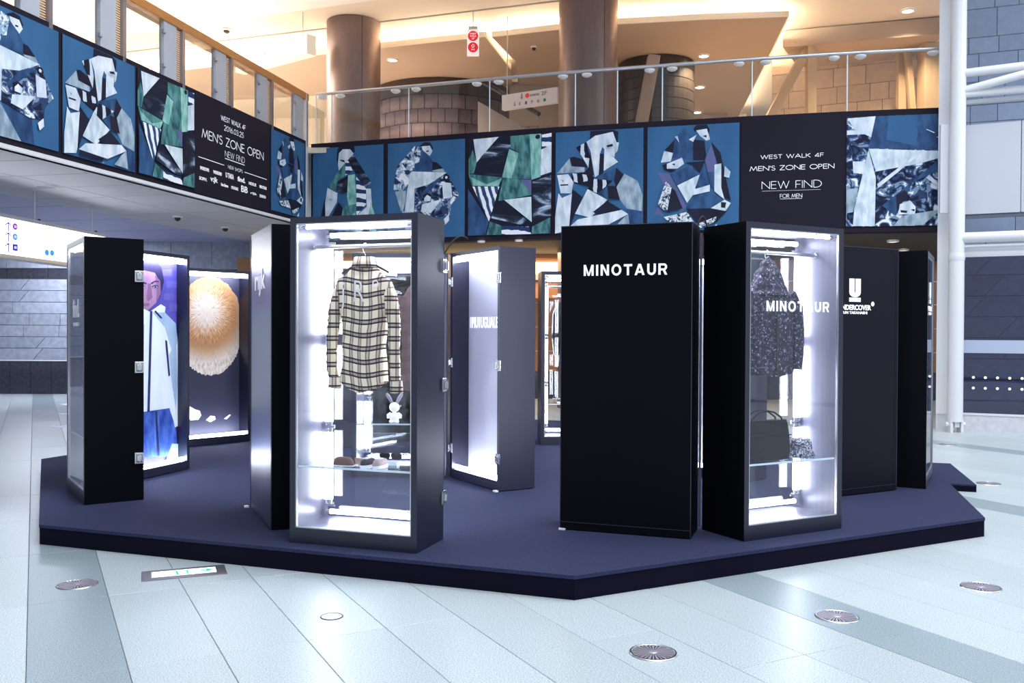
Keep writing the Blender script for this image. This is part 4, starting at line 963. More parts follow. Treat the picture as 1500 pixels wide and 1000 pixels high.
# pale box sign at left
p0, p1 = at(345, 82, 20.6), at(447, 90, 19.2)
t = thing('hanging_sign', 'pale box sign with small red number above the oak handrail', 'sign', (p0.x, p0.y, 0), math.atan2(p1.y-p0.y, p1.x-p0.x)); wv = (p1-p0).length
MB().box(0, wv, 0, .25, 7.30, 7.72).build('sign_board', mat('pale sign', (.78, .74, .62), .5, emis=((1, .93, .75), .12)), t, bevel=.01)
MB().tube([(wv-.25, .1, 7.72), (wv-.25, .1, 8.24)], .012, 8).build('hanger_rod', STEEL, t)
b = MB(); n = 20; b.add([(wv*.41+.05*math.cos(2*math.pi*k/n), -.004, 7.53+.065*math.sin(2*math.pi*k/n)) for k in range(n)], [tuple(range(n))]); b.build('red_circle', RED, t)
text('0', wv*.40, wv*.42, 7.49, 7.57, -.006, t, WHITE)
text('WEST WALK', wv*.18, wv*.33, 7.50, 7.53, -.004, t, mat('sign pale grey', (.5, .5, .45), .5))
# direction sign seen through balustrade
p0, p1 = at(735, 147, 19.6), at(816, 143, 18.9)
t = thing('hanging_sign', 'white direction sign with down arrows behind the glass balustrade', 'sign', (p0.x, p0.y, 0), math.atan2(p1.y-p0.y, p1.x-p0.x)); wv = (p1-p0).length
zt_, zb_ = CZ+(485-135)/F_PX*19.3, CZ+(485-157)/F_PX*19.3
MB().box(0, wv, 0, .12, zb_, zt_).build('sign_board', mat('mauve white sign', (.72, .66, .66), .5, emis=((.9, .8, .8), .1)), t, bevel=.006)
MB().tube([(.1, .06, zt_), (.1, .06, ZC)], .012, 8).build('hanger_rod', STEEL, t)
GT = mat('sign dark text', (.12, .1, .14), .5); zm = (zt_+zb_)/2
b = MB(); 
for (x, z, s_) in ((wv*.37, zm+.07, 1), (wv*.24, zm-.075, .75)):
    b.add([(x-.012*s_, -.004, z+.06*s_), (x-.012*s_, -.004, z-.02*s_), (x+.012*s_, -.004, z-.02*s_), (x+.012*s_, -.004, z+.06*s_)], [(0, 1, 2, 3)])
    b.add([(x-.05*s_, -.004, z), (x, -.004, z-.06*s_), (x+.05*s_, -.004, z), (x, -.004, z-.03*s_)], [(0, 1, 2, 3)])
b.build('arrow_symbol', GT, t)
b = MB(); b.add([(wv*.47+.05*math.cos(2*math.pi*k/n), -.004, zm+.07+.05*math.sin(2*math.pi*k/n)) for k in range(n)], [tuple(range(n))]); b.build('red_circle', RED, t)
b = MB(); b.add([(wv*.78+.035*math.cos(2*math.pi*k/n), -.004, zm-.075+.035*math.sin(2*math.pi*k/n)) for k in range(n)], [tuple(range(n))]); b.build('green_circle', mat('sign green', (.0, .35, .2), .5), t)
text('2F', wv*.72, wv*.82, zm+.03, zm+.11, -.004, t, GT); text('ENTRANCE HALL', wv*.52, wv*.69, zm+.04, zm+.09, -.004, t, GT)
for k in range(4): text('EIPB'[k], wv*(.32+k*.11), wv*(.355+k*.11), zm-.11, zm-.045, -.004, t, GT)
# dome cameras, ceiling speaker
def dome(px, py, z, lb, r=.07):
    p = onz(px, py, z); t = thing('dome_camera', lb, 'security camera', (p.x, p.y, z), 0, 'small dome cameras')
    MB().lathe([(r*1.25, 0), (r*1.25, -.018), (r, -.035), (.0001, -.035)], n=20).build('base', WPAINT, t)
    MB().lathe([(r*.8, -.035), (r*.76, -.06), (r*.5, -.085), (.0001, -.098)], n=20).build('dome', BLACKP, t)
dome(260, 316, ZL, 'dark dome camera under the left balcony, left one'); dome(330, 332, ZL, 'white rimmed dome camera under the left balcony, nearer the narrow lid')
dome(332, 43, ZC, 'black dome camera on the bright upper ceiling', .09); dome(782, 68, ZD, 'tiny black dome camera on the raft left of the right bronze column', .06)
p = onz(67, 272, ZL); t = thing('ceiling_speaker', 'round grey grille under the left balcony', 'speaker', (p.x, p.y, ZL))
MB().lathe([(.15, 0), (.15, -.012), (.13, -.02)], n=28).build('rim', WPAINT, t); MB().lathe([(.13, -.018), (.0001, -.014)], n=28).build('grille', mat('speaker grille', (.2, .19, .22), .5, noise=(300, (.35, .34, .38), .1)), t)
p = onz(335, 22, ZC); t = thing('bullet_camera', 'small white bullet camera on the upper ceiling', 'security camera', (p.x, p.y, ZC))
MB().tube([(0, 0, 0), (0, 0, -.12)], .02, 8).build('stem', WPAINT, t); MB().tube([(-.12, 0, -.1), (.1, -.05, -.16)], .055, 12).build('body', WPAINT, t)

# ------------------------------------------------------------------ right glass wall and white pillar
ga, gb = Vector((6.70, 14.42, 0)), Vector((9.2, 13.25, 0)); d = gb-ga; yaw = math.atan2(d.y, d.x); gw = d.length
w1 = structE('window_1', (ga.x, ga.y, 0), yaw)
MB().box(0, gw, -.02, .10, 0, .245).build('window_sill', mat('sill concrete', (.68, .68, .70), .6, noise=(12, (.55, .55, .6), .2), bump=(30, .2)), w1)
MB().box(0, gw, -.03, .06, .245, .275).build('window_sill', WPAINT, w1)
MB().box(0, .28, -.02, .06, .275, 9.5).build('window_frame', WPAINT, w1)
def gbox(name, x0, x1, y0, y1, z0, z1, m): return MB().box(x0, x1, y0, y1, z0, z1).build(name, m, w1)
gbox('glass_pane', .28, gw, .02, .03, .275, 2.78, DGLASS)
gbox('window_frame', .28, gw, -.02, .05, 2.70, 2.78, WPAINT)
gbox('transom', .28, gw, -.02, .05, 2.78, 2.86, mat('transom grey', (.45, .47, .52), .4))
gbox('glass_pane', .28, gw, .02, .03, 2.98, 9.5, WGLASS)
gbox('frosted_band', .30, gw, .008, .018, 1.21, 1.41, mat('frosted film', (.42, .48, .62), .6))
DOTM = mat('white dot', (.9, .9, .95), .5, emis=((1, 1, 1), .3))
for k in range(12):
    for z in (.83, .665):
        b = MB(); n = 12; b.add([(.36+k*.166+.021*math.cos(2*math.pi*q/n), .012, z+.021*math.sin(2*math.pi*q/n)) for q in range(n)], [tuple(range(n))]); b.build('dot_marker', DOTM, w1)
for k in range(3):
    gbox('spandrel_panel', .31+k*.84, .31+k*.84+.825, -.05, .01, 3.36, 4.74, mat('pale spandrel', (.50, .51, .57), .5))
gbox('spandrel_shadow_gap', .30, gw, -.03, .015, 3.30, 3.36, mat('slate trim', (.10, .11, .16), .5))
gbox('window_frame', .30, gw, -.08, .01, 5.06, 5.12, WPAINT)
block_wall('wall_right', (7.55, 15.95), (11.5, 14.4), 0.0, [.36]*8, mat('dark slate stone', srgb(105, 108, 125), .6, noise=(7, srgb(80, 84, 104), .3), vary=.08), slant=.3, wmin=.7, wmax=1.7, seed=12)
block_wall('wall_right_upper', (7.70, 16.25), (11.5, 14.8), 2.9, [.36, .36, .6, .5, .5, .3, .4, .5, .28, .5, .4, .5, .4, .5, .6], STONEB, wmin=.3, wmax=.9, seed=13)
pl_ = thing('white_pillar', 'slim white steel mast with pinned foot at the right, in front of the glass wall', 'pillar', (6.80, 14.0, 0))
MB().tube([(0, 0, .16), (0, 0, 2.7), (0, 0, 2.95), (0, 0, 9.0)], .112, 28).build('mast', WPAINT, pl_)
MB().lathe([(.114, 2.62), (.122, 2.66), (.122, 2.70), (.114, 2.74)], n=28).build('collar', WPAINT, pl_)
b = MB().box(-.10, -.06, -.07, .07, 0, .20).box(.06, .10, -.07, .07, 0, .20).box(-.035, .035, -.07, .07, .08, .22)
b.tube([(-.15, 0, .12), (.15, 0, .12)], .035, 12).build('pinned_foot', WPAINT, pl_)
def arm(z0, z1, y1, r=.062, x1=2.0):
    MB().tube([(.02, -.02, z0), (x1, y1, z1)], r, 14).build('pipe_arm', WPAINT, pl_)
arm(5.47, 5.50, -1.0, .066); arm(5.20, 5.62, -1.05, .062); arm(5.16, 5.22, -.5, .06); arm(2.97, 2.97, -1.0, .080)
MB().tube([(.05, -.02, 2.84), (2.0, -.98, 2.84)], .025, 10).build('pipe_arm', WPAINT, pl_)
b = MB().box(-.01, .05, -.1, .06, 5.16, 5.5); b.build('bracket_plate', WPAINT, pl_)
t = MB().box(-.065, .065, -.03, .03, 3.36, 4.72).build('edge_plate', mat('plate white', (.62, .62, .68), .5), bevel=.005)
t.location = (6.64, 14.1, 0); struct(t); t.name = 'trim_8'

# ------------------------------------------------------------------ prints inside the lids
def simple(name, col, em=.0): return mat(name, col, .5, emis=(col[:3], em) if em else None)
PI_ = {'pb': paint('poster violet', srgb(62, 62, 150), srgb(100, 92, 190), 5, .3), 'hd': simple('poster hair', srgb(40, 36, 84)), 'sk2': paint('poster skin', srgb(196, 156, 190), srgb(150, 112, 160), 9, .3),
 'sh': simple('poster shade', srgb(138, 96, 140)), 'jw': paint('poster jacket', srgb(214, 230, 246), srgb(240, 246, 252), 7, .3), 'jg': paint('poster fold', srgb(150, 178, 212), srgb(186, 206, 230), 7),
 'zp': simple('poster zip', srgb(30, 40, 100)), 'tb': paint('poster trousers', srgb(34, 58, 150), srgb(90, 130, 220), 14, .2), 'ey': simple('poster eye', srgb(180, 210, 245)), 'br': paint('poster brick', srgb(120, 112, 196), srgb(92, 84, 176), 9)}
def px2(design_px, x0, x1, y0, y1): return ([(x0, y0), (x1, y0), (x1, y1), (x0, y1)],)+design_px
man = [('br', [(238,395),(252,395),(252,405),(238,405)]), ('br', [(244,412),(260,412),(260,422),(244,422)]), ('br', [(240,430),(254,430),(254,440),(240,440)]), ('br', [(246,380),(262,380),(262,388),(246,388)]),
 ('br', [(248,446),(262,446),(262,456),(248,456)]), ('hd', [(186,392),(196,378),(222,378),(236,392),(240,412),(234,436),(188,432)]),
 ('sk2', [(192,404),(208,396),(226,400),(233,412),(234,430),(228,444),(216,455),(206,450),(196,438),(190,420)]), ('sh', [(216,416),(220,416),(223,436),(217,442),(214,438)]), ('sh', [(226,402),(234,412),(235,430),(228,444),(229,424)]),
 ('hd', [(199,414),(207,412),(214,415),(214,417),(206,414.5),(199,416)]), ('hd', [(220,415),(226,411.5),(232,412),(232,413.5),(226,413.5),(221,417)]), ('hd', [(201,420),(206,417.5),(212,420),(212,421),(201,422)]), ('ey', [(203,420.5),(207,419),(211,421),(207,423)]), ('hd', [(221,420),(226,417.5),(231,419),(231,420.5),(221,421)]), ('ey', [(223,420.5),(226,418.8),(229.5,420),(226,422.3)]), ('hd', [(205.5,419.5),(208,419.5),(208,422.5),(205.5,422.5)]), ('hd', [(225,419),(227.5,419),(227.5,422),(225,422)]), ('sh', [(206,445),(218,444),(217,448),(208,449)]),
 ('jw', [(184,462),(204,450),(218,457),(234,446),(241,450),(240,458),(256,474),(261,500),(262,590),(261,624),(252,628),(247,598),(215,603),(184,606)]),
 ('jg', [(222,458),(240,458),(256,474),(259,500),(252,520),(240,480)]), ('jg', [(246,520),(256,500),(260,560),(256,600),(250,560)]), ('jg', [(200,480),(210,475),(206,590),(198,560)]),
 ('zp', [(218,456),(221.5,456),(217.5,603),(214,603)]), ('zp', [(240,498),(243,500),(247.5,550),(245,552)]), ('zp', [(226,455),(236,466),(234,467),(224,457)]),
 ('tb', [(184,607),(215,604),(246,598),(252,616),(257,640),(258,668),(184,672)]), ('zp', [(225,603),(228,602),(232,668),(228,668)]), ('jg', [(250,650),(262,650),(262,690),(240,690)])]
ca, sa_ = math.cos(R(73.1)), math.sin(R(73.1)); ox, oy = lF.location.x-.12*sa_, lF.location.y+.12*ca
def man_xy(px, py):
    r = (px-750)/F_PX; x = (r*oy-ox)/(ca-r*sa_); Y = oy+x*sa_; return (x-.035, CZ+(483.5-py)/F_PX*Y-PZ-.09)
man = [(k, [(u*100, 197-v*100) for u, v in (man_xy(*p) for p in pl_)]) for k, pl_ in man]
print_mesh('printed_poster', ([(0, 0), (81, 0), (81, 197), (0, 197)], 'pb', man), .81, 1.97, lF, y=.12, z0=.09, keys=list(PI_), inks=PI_, step=.0006).location.x = .035
MB().box(.035, .845, .122, .128, .09, 2.065).build('backing_panel', LAMD, lF)
# fur poster
def furfn(nt, N, L, tc):
    sp_ = N.new('ShaderNodeSeparateXYZ'); L.new(tc.outputs['Object'], sp_.inputs[0])
    dx = math_n(N, L, 'SUBTRACT', sp_.outputs['X'], .44); dz_ = math_n(N, L, 'SUBTRACT', sp_.outputs['Z'], 1.60)
    ang = math_n(N, L, 'ARCTAN2', dz_, dx); rr = math_n(N, L, 'SQRT', math_n(N, L, 'ADD', math_n(N, L, 'MULTIPLY', dx, dx), math_n(N, L, 'MULTIPLY', dz_, dz_)))
    cb = N.new('ShaderNodeCombineXYZ'); L.new(math_n(N, L, 'MULTIPLY', ang, 16), cb.inputs[0]); L.new(math_n(N, L, 'MULTIPLY', rr, 9), cb.inputs[1])
    nz = N.new('ShaderNodeTexNoise'); nz.inputs['Scale'].default_value = 1.6; nz.inputs['Detail'].default_value = 5; L.new(cb.outputs[0], nz.inputs['Vector'])
    r1 = N.new('ShaderNodeValToRGB'); r1.color_ramp.elements[0].position = .12; r1.color_ramp.elements[0].color = srgb(250, 236, 226); r1.color_ramp.elements[1].position = .62; r1.color_ramp.elements[1].color = srgb(250, 238, 228)
    for pz, c in ((.26, srgb(226, 180, 140)), (.38, srgb(196, 138, 92)), (.48, srgb(214, 170, 132))): e = r1.color_ramp.elements.new(pz); e.color = c
    L.new(math_n(N, L, 'ADD', rr, math_n(N, L, 'MULTIPLY', math_n(N, L, 'SUBTRACT', nz.outputs[0], .5), .28)), r1.inputs[0])
    f = math_n(N, L, 'MULTIPLY', math_n(N, L, 'SUBTRACT', nz.outputs[0], .42), 2.4, True)
    return mixc(N, L, math_n(N, L, 'MULTIPLY', f, .8), r1.outputs[0], srgb(128, 84, 58))
FUR = nodes_mat('printed fur', furfn)
SLATE = mat('poster slate', srgb(60, 60, 84), .5)
b = MB(); b.add([(.035, .20, .09), (.895, .20, .09), (.895, .20, 2.065), (.035, .20, 2.065)], [(0, 1, 2, 3)], 0)
n = 160; rnd = random.Random(2); pts = []
for k in range(n):
    a = 2*math.pi*k/n; s_ = 1+rnd.uniform(-.018, .02); pts.append((min(max(.50+.43*math.cos(a)*s_, .04), .89), .197, 1.42+.60*(abs(math.sin(a))**.9*math.copysign(1, math.sin(a)))*s_))
b.add(pts, [tuple(range(n))], 1)
def blob(pl_, ): b.add([(x, .196, z) for x, z in pl_], [tuple(range(len(pl_)))], 2)
blob([(.08, .50), (.16, .50), (.30, .42), (.36, .40), (.38, .34), (.34, .29), (.24, .29), (.20, .34), (.14, .31), (.08, .34)])
blob([(.44, .28), (.50, .33), (.56, .32), (.57, .28), (.50, .25)]); blob([(.68, .28), (.76, .33), (.78, .32), (.72, .27)])
b.build('printed_poster', [SLATE, FUR, PAPERW], lFur)

# ------------------------------------------------------------------ garments
def plaidfn(nt, N, L, tc):
    sp_ = N.new('ShaderNodeSeparateXYZ'); L.new(tc.outputs['UV'], sp_.inputs[0])
    def bands(src, per, ph):
        f = math_n(N, L, 'FRACT', math_n(N, L, 'ADD', math_n(N, L, 'DIVIDE', src, per), ph))
        inb = math_n(N, L, 'LESS_THAN', f, .42)
        d1 = math_n(N, L, 'LESS_THAN', f, .13); d2 = math_n(N, L, 'MULTIPLY', math_n(N, L, 'GREATER_THAN', f, .30), inb)
        return inb, math_n(N, L, 'MAXIMUM', d1, d2)
    ix, lx = bands(sp_.outputs['X'], .062, .1); iz, lz = bands(sp_.outputs['Y'], .086, .35)
    c = mixc(N, L, math_n(N, L, 'MULTIPLY', ix, .45), srgb(255, 240, 208), srgb(150, 104, 112))
    c = mixc(N, L, math_n(N, L, 'MULTIPLY', iz, .55), c, srgb(118, 80, 90))
    c = mixc(N, L, math_n(N, L, 'MULTIPLY', lx, .62), c, srgb(58, 40, 56))
    return mixc(N, L, math_n(N, L, 'MULTIPLY', lz, .95), c, srgb(20, 14, 30))
PLAID = nodes_mat('plaid flannel', plaidfn, .9, .1)
def specfn(nt, N, L, tc):
    v = N.new('ShaderNodeTexVoronoi'); v.inputs['Scale'].default_value = 62; L.new(tc.outputs['Object'], v.inputs['Vector'])
    n2 = N.new('ShaderNodeTexNoise'); n2.inputs['Scale'].default_value = 55; n2.inputs['Detail'].default_value = 5; L.new(tc.outputs['Object'], n2.inputs['Vector'])
    c = mixc(N, L, math_n(N, L, 'MULTIPLY', math_n(N, L, 'SUBTRACT', n2.outputs[0], .52), 7, True), srgb(34, 32, 52), srgb(112, 112, 140))
    f = math_n(N, L, 'MULTIPLY', math_n(N, L, 'LESS_THAN', v.outputs['Distance'], .22), math_n(N, L, 'GREATER_THAN', n2.outputs[0], .50))
    return mixc(N, L, f, c, srgb(214, 214, 232))
SPECK = nodes_mat('speckled nylon', specfn, .55, .4)
def uv_set(o, fn):
    uvl = o.data.uv_layers.new(name='UVMap')
    for lp in o.data.loops:
        uvl.data[lp.index].uv = fn(o.data.vertices[lp.vertex_index].co)
def garment(root, name, m, W_, Hh, prof, dep, hem_curve=.03, folds=.008, seed=1, nseg=56, nrow=44):
    """body as rings. prof: list of (t, halfwidth factor, depth factor)"""
    rnd = random.Random(seed); ph = [rnd.uniform(0, 6) for _ in range(6)]; rows = []
    def interp(t_, i):
        for p0, p1 in zip(prof, prof[1:]):
            if t_ <= p1[0]: k = (t_-p0[0])/(p1[0]-p0[0]); k = k*k*(3-2*k); return p0[i]+(p1[i]-p0[i])*k
        return prof[-1][i]
    for r in range(nrow+1):
        t_ = r/nrow; hw = interp(t_, 1)*W_; dp = interp(t_, 2)*dep; row = []
        for k in range(nseg):
            a = 2*math.pi*k/nseg; c, s_ = math.cos(a), math.sin(a)
            x = hw*math.copysign(abs(c)**.75, c); y = dp*math.copysign(abs(s_)**.8, s_)
            fo = folds*(1-.6*t_)*(math.sin(x*46+ph[0]+1.5*math.sin(t_*5+ph[1]))+.6*math.sin(x*85+ph[2]+t_*7)+.5*math.sin(t_*38+x*14+ph[3]))
            y += fo*(1 if s_ > 0 else -1)*abs(s_)
            z = t_*Hh - hem_curve*(1-t_)**6*math.cos(x/W_*math.pi*.9)
            row.append((x+.004*math.sin(t_*23+ph[4]), y, z))
        rows.append(row)
    o = MB().grid(rows, closed=True).build(name, m, root); return o
# plaid shirt, back towards the front glass, hanging in the nearest case
Mx = cP.matrix_basis
def inside(c, x, y, z): return Matrix.Translation((c.location.x, c.location.y, c.location.z)) @ Matrix.Rotation(c.rotation_euler.z, 4, 'Z') @ Vector((x, y, z))
p = inside(cP, .43, .205, 1.02)
sh = thing('plaid_shirt', 'cream and brown plaid flannel shirt on a hanger, seen from the back', 'shirt', tuple(p), a_P)
body = garment(sh, 'shirt_body', PLAID, .215, .80, [(0, .78, .9), (.25, .70, .95), (.5, .72, 1), (.68, .86, 1), (.78, .97, .95), (.84, .90, .88), (.91, .56, .74), (.96, .38, .66), (1.0, .27, .60)], .075, .05, .008, 3)
uv_set(body, lambda v: (v.x+.01*math.sin(v.z*9), v.z+.012*math.sin(v.x*18+1)))
for s_, pts, lab in ((-1, [(-.158, 0, .640), (-.188, .0, .585), (-.214, -.005, .49), (-.232, .0, .37), (-.240, -.01, .22), (-.238, -.01, .10), (-.212, -.01, .02)], 0), (1, [(.158, 0, .640), (.186, -.01, .585), (.210, -.02, .49), (.224, -.02, .37), (.222, -.02, .24), (.230, -.02, .10), (.238, -.02, .0)], 1)):
    rr = [.034, .046, .046, .040, .035, .034, .032]; P_ = []; Rr = []
    for i in range(len(pts)-1):
        for q in range(5):
            k = q/5; P_.append(Vector(pts[i])*(1-k)+Vector(pts[i+1])*k); Rr.append((rr[i]*(1-k)+rr[i+1]*k)*(1+.09*math.sin(i*9+q*3.1)))
    P_.append(Vector(pts[-1])); Rr.append(rr[-1])
    sl = MB().tube(P_, Rr, 16).build('sleeve', PLAID, sh); uv_set(sl, lambda v: (v.x+.02+v.y*.5, v.z+.03))
    cu = MB().tube([Vector(pts[-1])+Vector((0, 0, .03)), Vector(pts[-1])+Vector((s_*.004, 0, -.045))], [.040, .042], 14).build('cuff', PLAID, sl); uv_set(cu, lambda v: (v.x*.9, v.z+.01))
cl = MB()
rows = []
for r, (hw, dp, z) in enumerate([(.062, .052, .775), (.066, .056, .81), (.070, .058, .835), (.078, .066, .805), (.088, .075, .765)]):
    rows.append([(hw*math.cos(2*math.pi*k/24), dp*math.sin(2*math.pi*k/24), z) for k in range(24)])
co = cl.grid(rows, closed=True).build('collar', PLAID, sh, solid=.003); uv_set(co, lambda v: (math.atan2(v.y, v.x)*.07, v.z))
def hanger(c, x, zrail, drop, label, w=.2):
    p = inside(c, x, .21, 0); t = thing('clothes_hanger', label, 'hanger', (p.x, p.y, 0), c.rotation_euler.z)
    z = PZ+zrail; pts = [(.018*math.cos(a), 0, z-.006+.024*math.sin(a)) for a in [R(-20+k*20) for k in range(11)]]
    pts += [(-.016, 0, z-.03), (0, 0, z-.055), (0, 0, z-drop)]
    MB().tube(pts, .0028, 6).build('hook', CHROME, t)
    MB().tube([(-w, 0, z-drop-.075), (-w*.5, 0, z-drop-.03), (0, 0, z-drop), (w*.5, 0, z-drop-.03), (w, 0, z-drop-.075)], [.006, .009, .010, .009, .006], 8).build('shoulder_bar', BLACKP, t)
    return t
hanger(cP, .43, 1.925, .10, 'chrome hook hanger carrying the plaid shirt', .17)
# speckled hooded jacket
p = inside(cMC, .385, .20, 1.085)
jk = thing('hooded_jacket', 'dark speckled hooded jacket hanging in the nearer right glass case', 'jacket', tuple(p), a_MC)
garment(jk, 'jacket_body', SPECK, .225, .64, [(0, 1.0, 1), (.5, .97, 1), (.8, .95, .95), (.92, .70, .8), (1.0, .42, .7)], .085, .015, .006, 8)
hd = garment(jk, 'hood', SPECK, .13, .27, [(0, 1.25, 1.3), (.15, 1.1, 1.1), (.5, .80, .9), (.8, .42, .55), (1.0, .06, .08)], .075, .0, .004, 5, 32, 22); hd.location = (0, 0, .545)
for s_ in (-1, 1):
    P_ = [Vector((s_*.19, 0, .56)), Vector((s_*.235, -.01, .46)), Vector((s_*.25, -.02, .30)), Vector((s_*.245, -.03, .14)), Vector((s_*.235, -.03, .03))]
    MB().tube(P_, [.055, .062, .055, .048, .045], 16).build('sleeve', SPECK, jk)
MB().box(-.004, .004, -.096, -.090, .02, .52).build('zipper', mat('zip brown', (.06, .03, .025), .4), jk)
hanger(cMC, .385, 1.925, .045, 'chrome hook hanger carrying the speckled hooded jacket', .02)
# black tote bag
BAGL = mat('black leather', (.003, .003, .010), .45, spec=.25, bump=(60, .25))
p = inside(cMC, .325, .17, .499); bg_ = thing('tote_bag', 'black leather tote bag with arched handle on the glass shelf', 'bag', tuple(p), a_MC)
b = MB(); rows = []
for z, w_, d_ in ((0, .205, .060), (.06, .215, .066), (.16, .212, .060), (.24, .205, .045), (.27, .200, .030)):
    rows.append([(w_*math.copysign(abs(math.cos(a))**.35, math.cos(a)), d_*math.copysign(abs(math.sin(a))**.5, math.sin(a)), z) for a in [2*math.pi*k/40 for k in range(40)]])
b.grid(rows, closed=True); b.add(rows[0], [tuple(range(39, -1, -1))]); b.add(rows[-1], [tuple(range(40))]); b.build('bag_body', BAGL, bg_)
MB().box(-.200, .200, -.064, -.058, .165, .172).build('seam_flap', BAGL, bg_)
for y in (-.03, .03): MB().tube([(-.15, y, .24), (-.135, y, .285), (-.07, y, .325), (0, y, .338), (.07, y, .325), (.135, y, .285), (.15, y, .24)], .006, 8).build('handle', BAGL, bg_)
# hat
p = inside(cMC, .665, .17, .499); ht = thing('bucket_hat', 'silver grey speckled hat to the right of the black bag', 'hat', tuple(p), a_MC)
HATM = camo_mat('crinkled silver', [srgb(40, 40, 56), srgb(120, 120, 140), srgb(190, 190, 208), srgb(225, 225, 235)], 45)
MB().lathe([(.105, 0), (.108, .004), (.092, .045), (.086, .05)], n=32).build('brim', HATM, ht)
rnd = random.Random(5); rows = []
for i, (r, z) in enumerate([(.086, .05), (.088, .08), (.082, .11), (.060, .125), (.03, .122), (.001, .118)]):
    rows.append([(r*(1+.05*math.sin(k*1.7+i))*math.cos(2*math.pi*k/32), r*(1+.05*math.sin(k*2.1))*math.sin(2*math.pi*k/32), z+.006*math.sin(k*1.3+i)) for k in range(32)])
MB().grid(rows, closed=True).build('crown', HATM, ht)
# small goods on the plaid case shelf
def put(c, x, y, z=.4975): return tuple(inside(c, x, y, z))
t = thing('glasses_case', 'soft brown rounded case at the left of the glass shelf', 'glasses case', put(cP, .315, .14), a_P)
rows = []
for z, k in ((0, 1), (.006, 1.04), (.02, 1.0), (.038, .88), (.05, .66), (.054, .3), (.0545, .01)):
    rows.append([(.072*k*math.copysign(abs(math.cos(a))**.6, math.cos(a)), .034*k*math.sin(a), z) for a in [2*math.pi*q/28 for q in range(28)]])
MB().grid(rows, closed=True).build('case_body', mat('brown suede', srgb(112, 78, 74), .8, bump=(200, .2)), t)
MB().box(-.085, .085, -.040, .036, 0.0, .004).build('tray', GLEDGE, t)
def sneaker(x, y, label, toe):
    t = thing('sneaker', label, 'shoe', put(cP, x, y), a_P, 'pair of low sneakers on the glass shelf')
    def ring(z, k, yb=1): return [(.036*k*math.cos(a), .085*yb*math.sin(a)+(0 if math.sin(a) < 0 else .0), z) for a in [2*math.pi*q/28 for q in range(28)]]
    MB().grid([ring(0, 1.0), ring(.018, 1.04), ring(.020, 1.0)], closed=True).add(ring(0, 1), [tuple(range(27, -1, -1))]).build('sole', PAPERW, t)
    MB().grid([ring(.018, .99), ring(.035, .96, .96), ring(.05, .80, .85), ring(.056, .52, .6), ring(.057, .30, .35), ring(.05, .26, .3)], closed=True).build('upper', toe, t)
    MB().box(-.013, .013, -.045, .02, .055, .061).build('tongue', PAPERW, t)
    for q in range(3): MB().tube([(-.018, -.04+q*.018, .058), (0, -.04+q*.018, .065), (.018, -.04+q*.018, .058)], .0022, 6).build('lace', PAPERW, t)
sneaker(.50, .125, 'black and white low sneaker, left one of the pair under the sunglasses', mat('black canvas', (.02, .02, .03), .7))
sneaker(.585, .125, 'grey and cream low sneaker, right one of the pair on the shelf', mat('grey canvas', srgb(170, 150, 150), .8))
t = thing('sunglasses', 'large black sunglasses standing behind the sneakers', 'sunglasses', put(cP, .60, .245, .545), a_P)
for s_ in (-1, 1):
    n = 20; pts = [(s_*.042+.038*math.cos(2*math.pi*k/n), .0, .026*math.sin(2*math.pi*k/n)*(1 if math.sin(2*math.pi*k/n) > 0 else .75)+.01) for k in range(n)]
    MB().add(pts+[(x, y+.003, z) for x, y, z in pts], [tuple(range(n)), tuple(range(2*n-1, n-1, -1))]+[(k, (k+1) % n, n+(k+1) % n, n+k) for k in range(n)]).build('lens', mat('dark lens', (.005, .005, .01), .08), t)
    MB().tube(pts+[pts[0]], .0035, 6).build('rim', BLACKP, t)
    MB().tube([(s_*.080, 0, .02), (s_*.083, .06, .02), (s_*.080, .10, .0)], .003, 6).build('temple', BLACKP, t)
MB().tube([(-.008, 0, .016), (0, -.003, .02), (.008, 0, .016)], .003, 6).build('bridge', BLACKP, t)
MB().box(-.05, .05, -.01, .03, -.047, -.030).build('display_stand', GLEDGE, t)
t = thing('leather_wallet', 'small tan leather pouch between the brown case and sneakers', 'pouch', put(cP, .405, .20), a_P)
MB().box(-.035, .035, -.012, .012, 0, .045).build('pouch_body', mat('tan leather', srgb(205, 175, 165), .6), t, bevel=.008)
MB().box(-.034, .034, -.016, -.012, .022, .044).build('pouch_flap', mat('tan leather flap', srgb(190, 158, 148), .6), t, bevel=.002)
# rabbit figurine and clothes in the middle case
t = thing('rabbit_figurine', 'small glowing white rabbit figure with long ears on the middle case shelf', 'figurine', put(cU2, .375, .17), R(-1))
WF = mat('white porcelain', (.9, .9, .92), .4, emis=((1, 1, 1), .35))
def ell(b, c, r, n=18, m=10):
    rows = []
    for i in range(m+1):
        th = -math.pi/2+math.pi*i/m; rows.append([(c[0]+r[0]*max(math.cos(th), .01)*math.cos(2*math.pi*k/n), c[1]+r[1]*max(math.cos(th), .01)*math.sin(2*math.pi*k/n), c[2]+r[2]*math.sin(th)) for k in range(n)])
    b.grid(rows, closed=True)
b = MB(); ell(b, (0, 0, .05), (.048, .042, .05)); b.build('body', WF, t)
b = MB(); ell(b, (0, 0, .145), (.050, .045, .048)); b.build('head', WF, t)
for s_ in (-1, 1):
    b = MB().tube([(s_*.02, 0, .18), (s_*.045, 0, .23), (s_*.068, 0, .265), (s_*.075, 0, .28)], [.012, .018, .017, .006], 10); b.build('ear', mat('ear grey', (.5, .5, .56), .5), t)
    b = MB().tube([(s_*.035, 0, .09), (s_*.062, -.01, .07), (s_*.058, -.015, .04)], [.012, .013, .012], 8); b.build('arm', WF, t)
    b = MB(); ell(b, (s_*.028, -.02, .012), (.022, .03, .013), 12, 6); b.build('foot', WF, t)
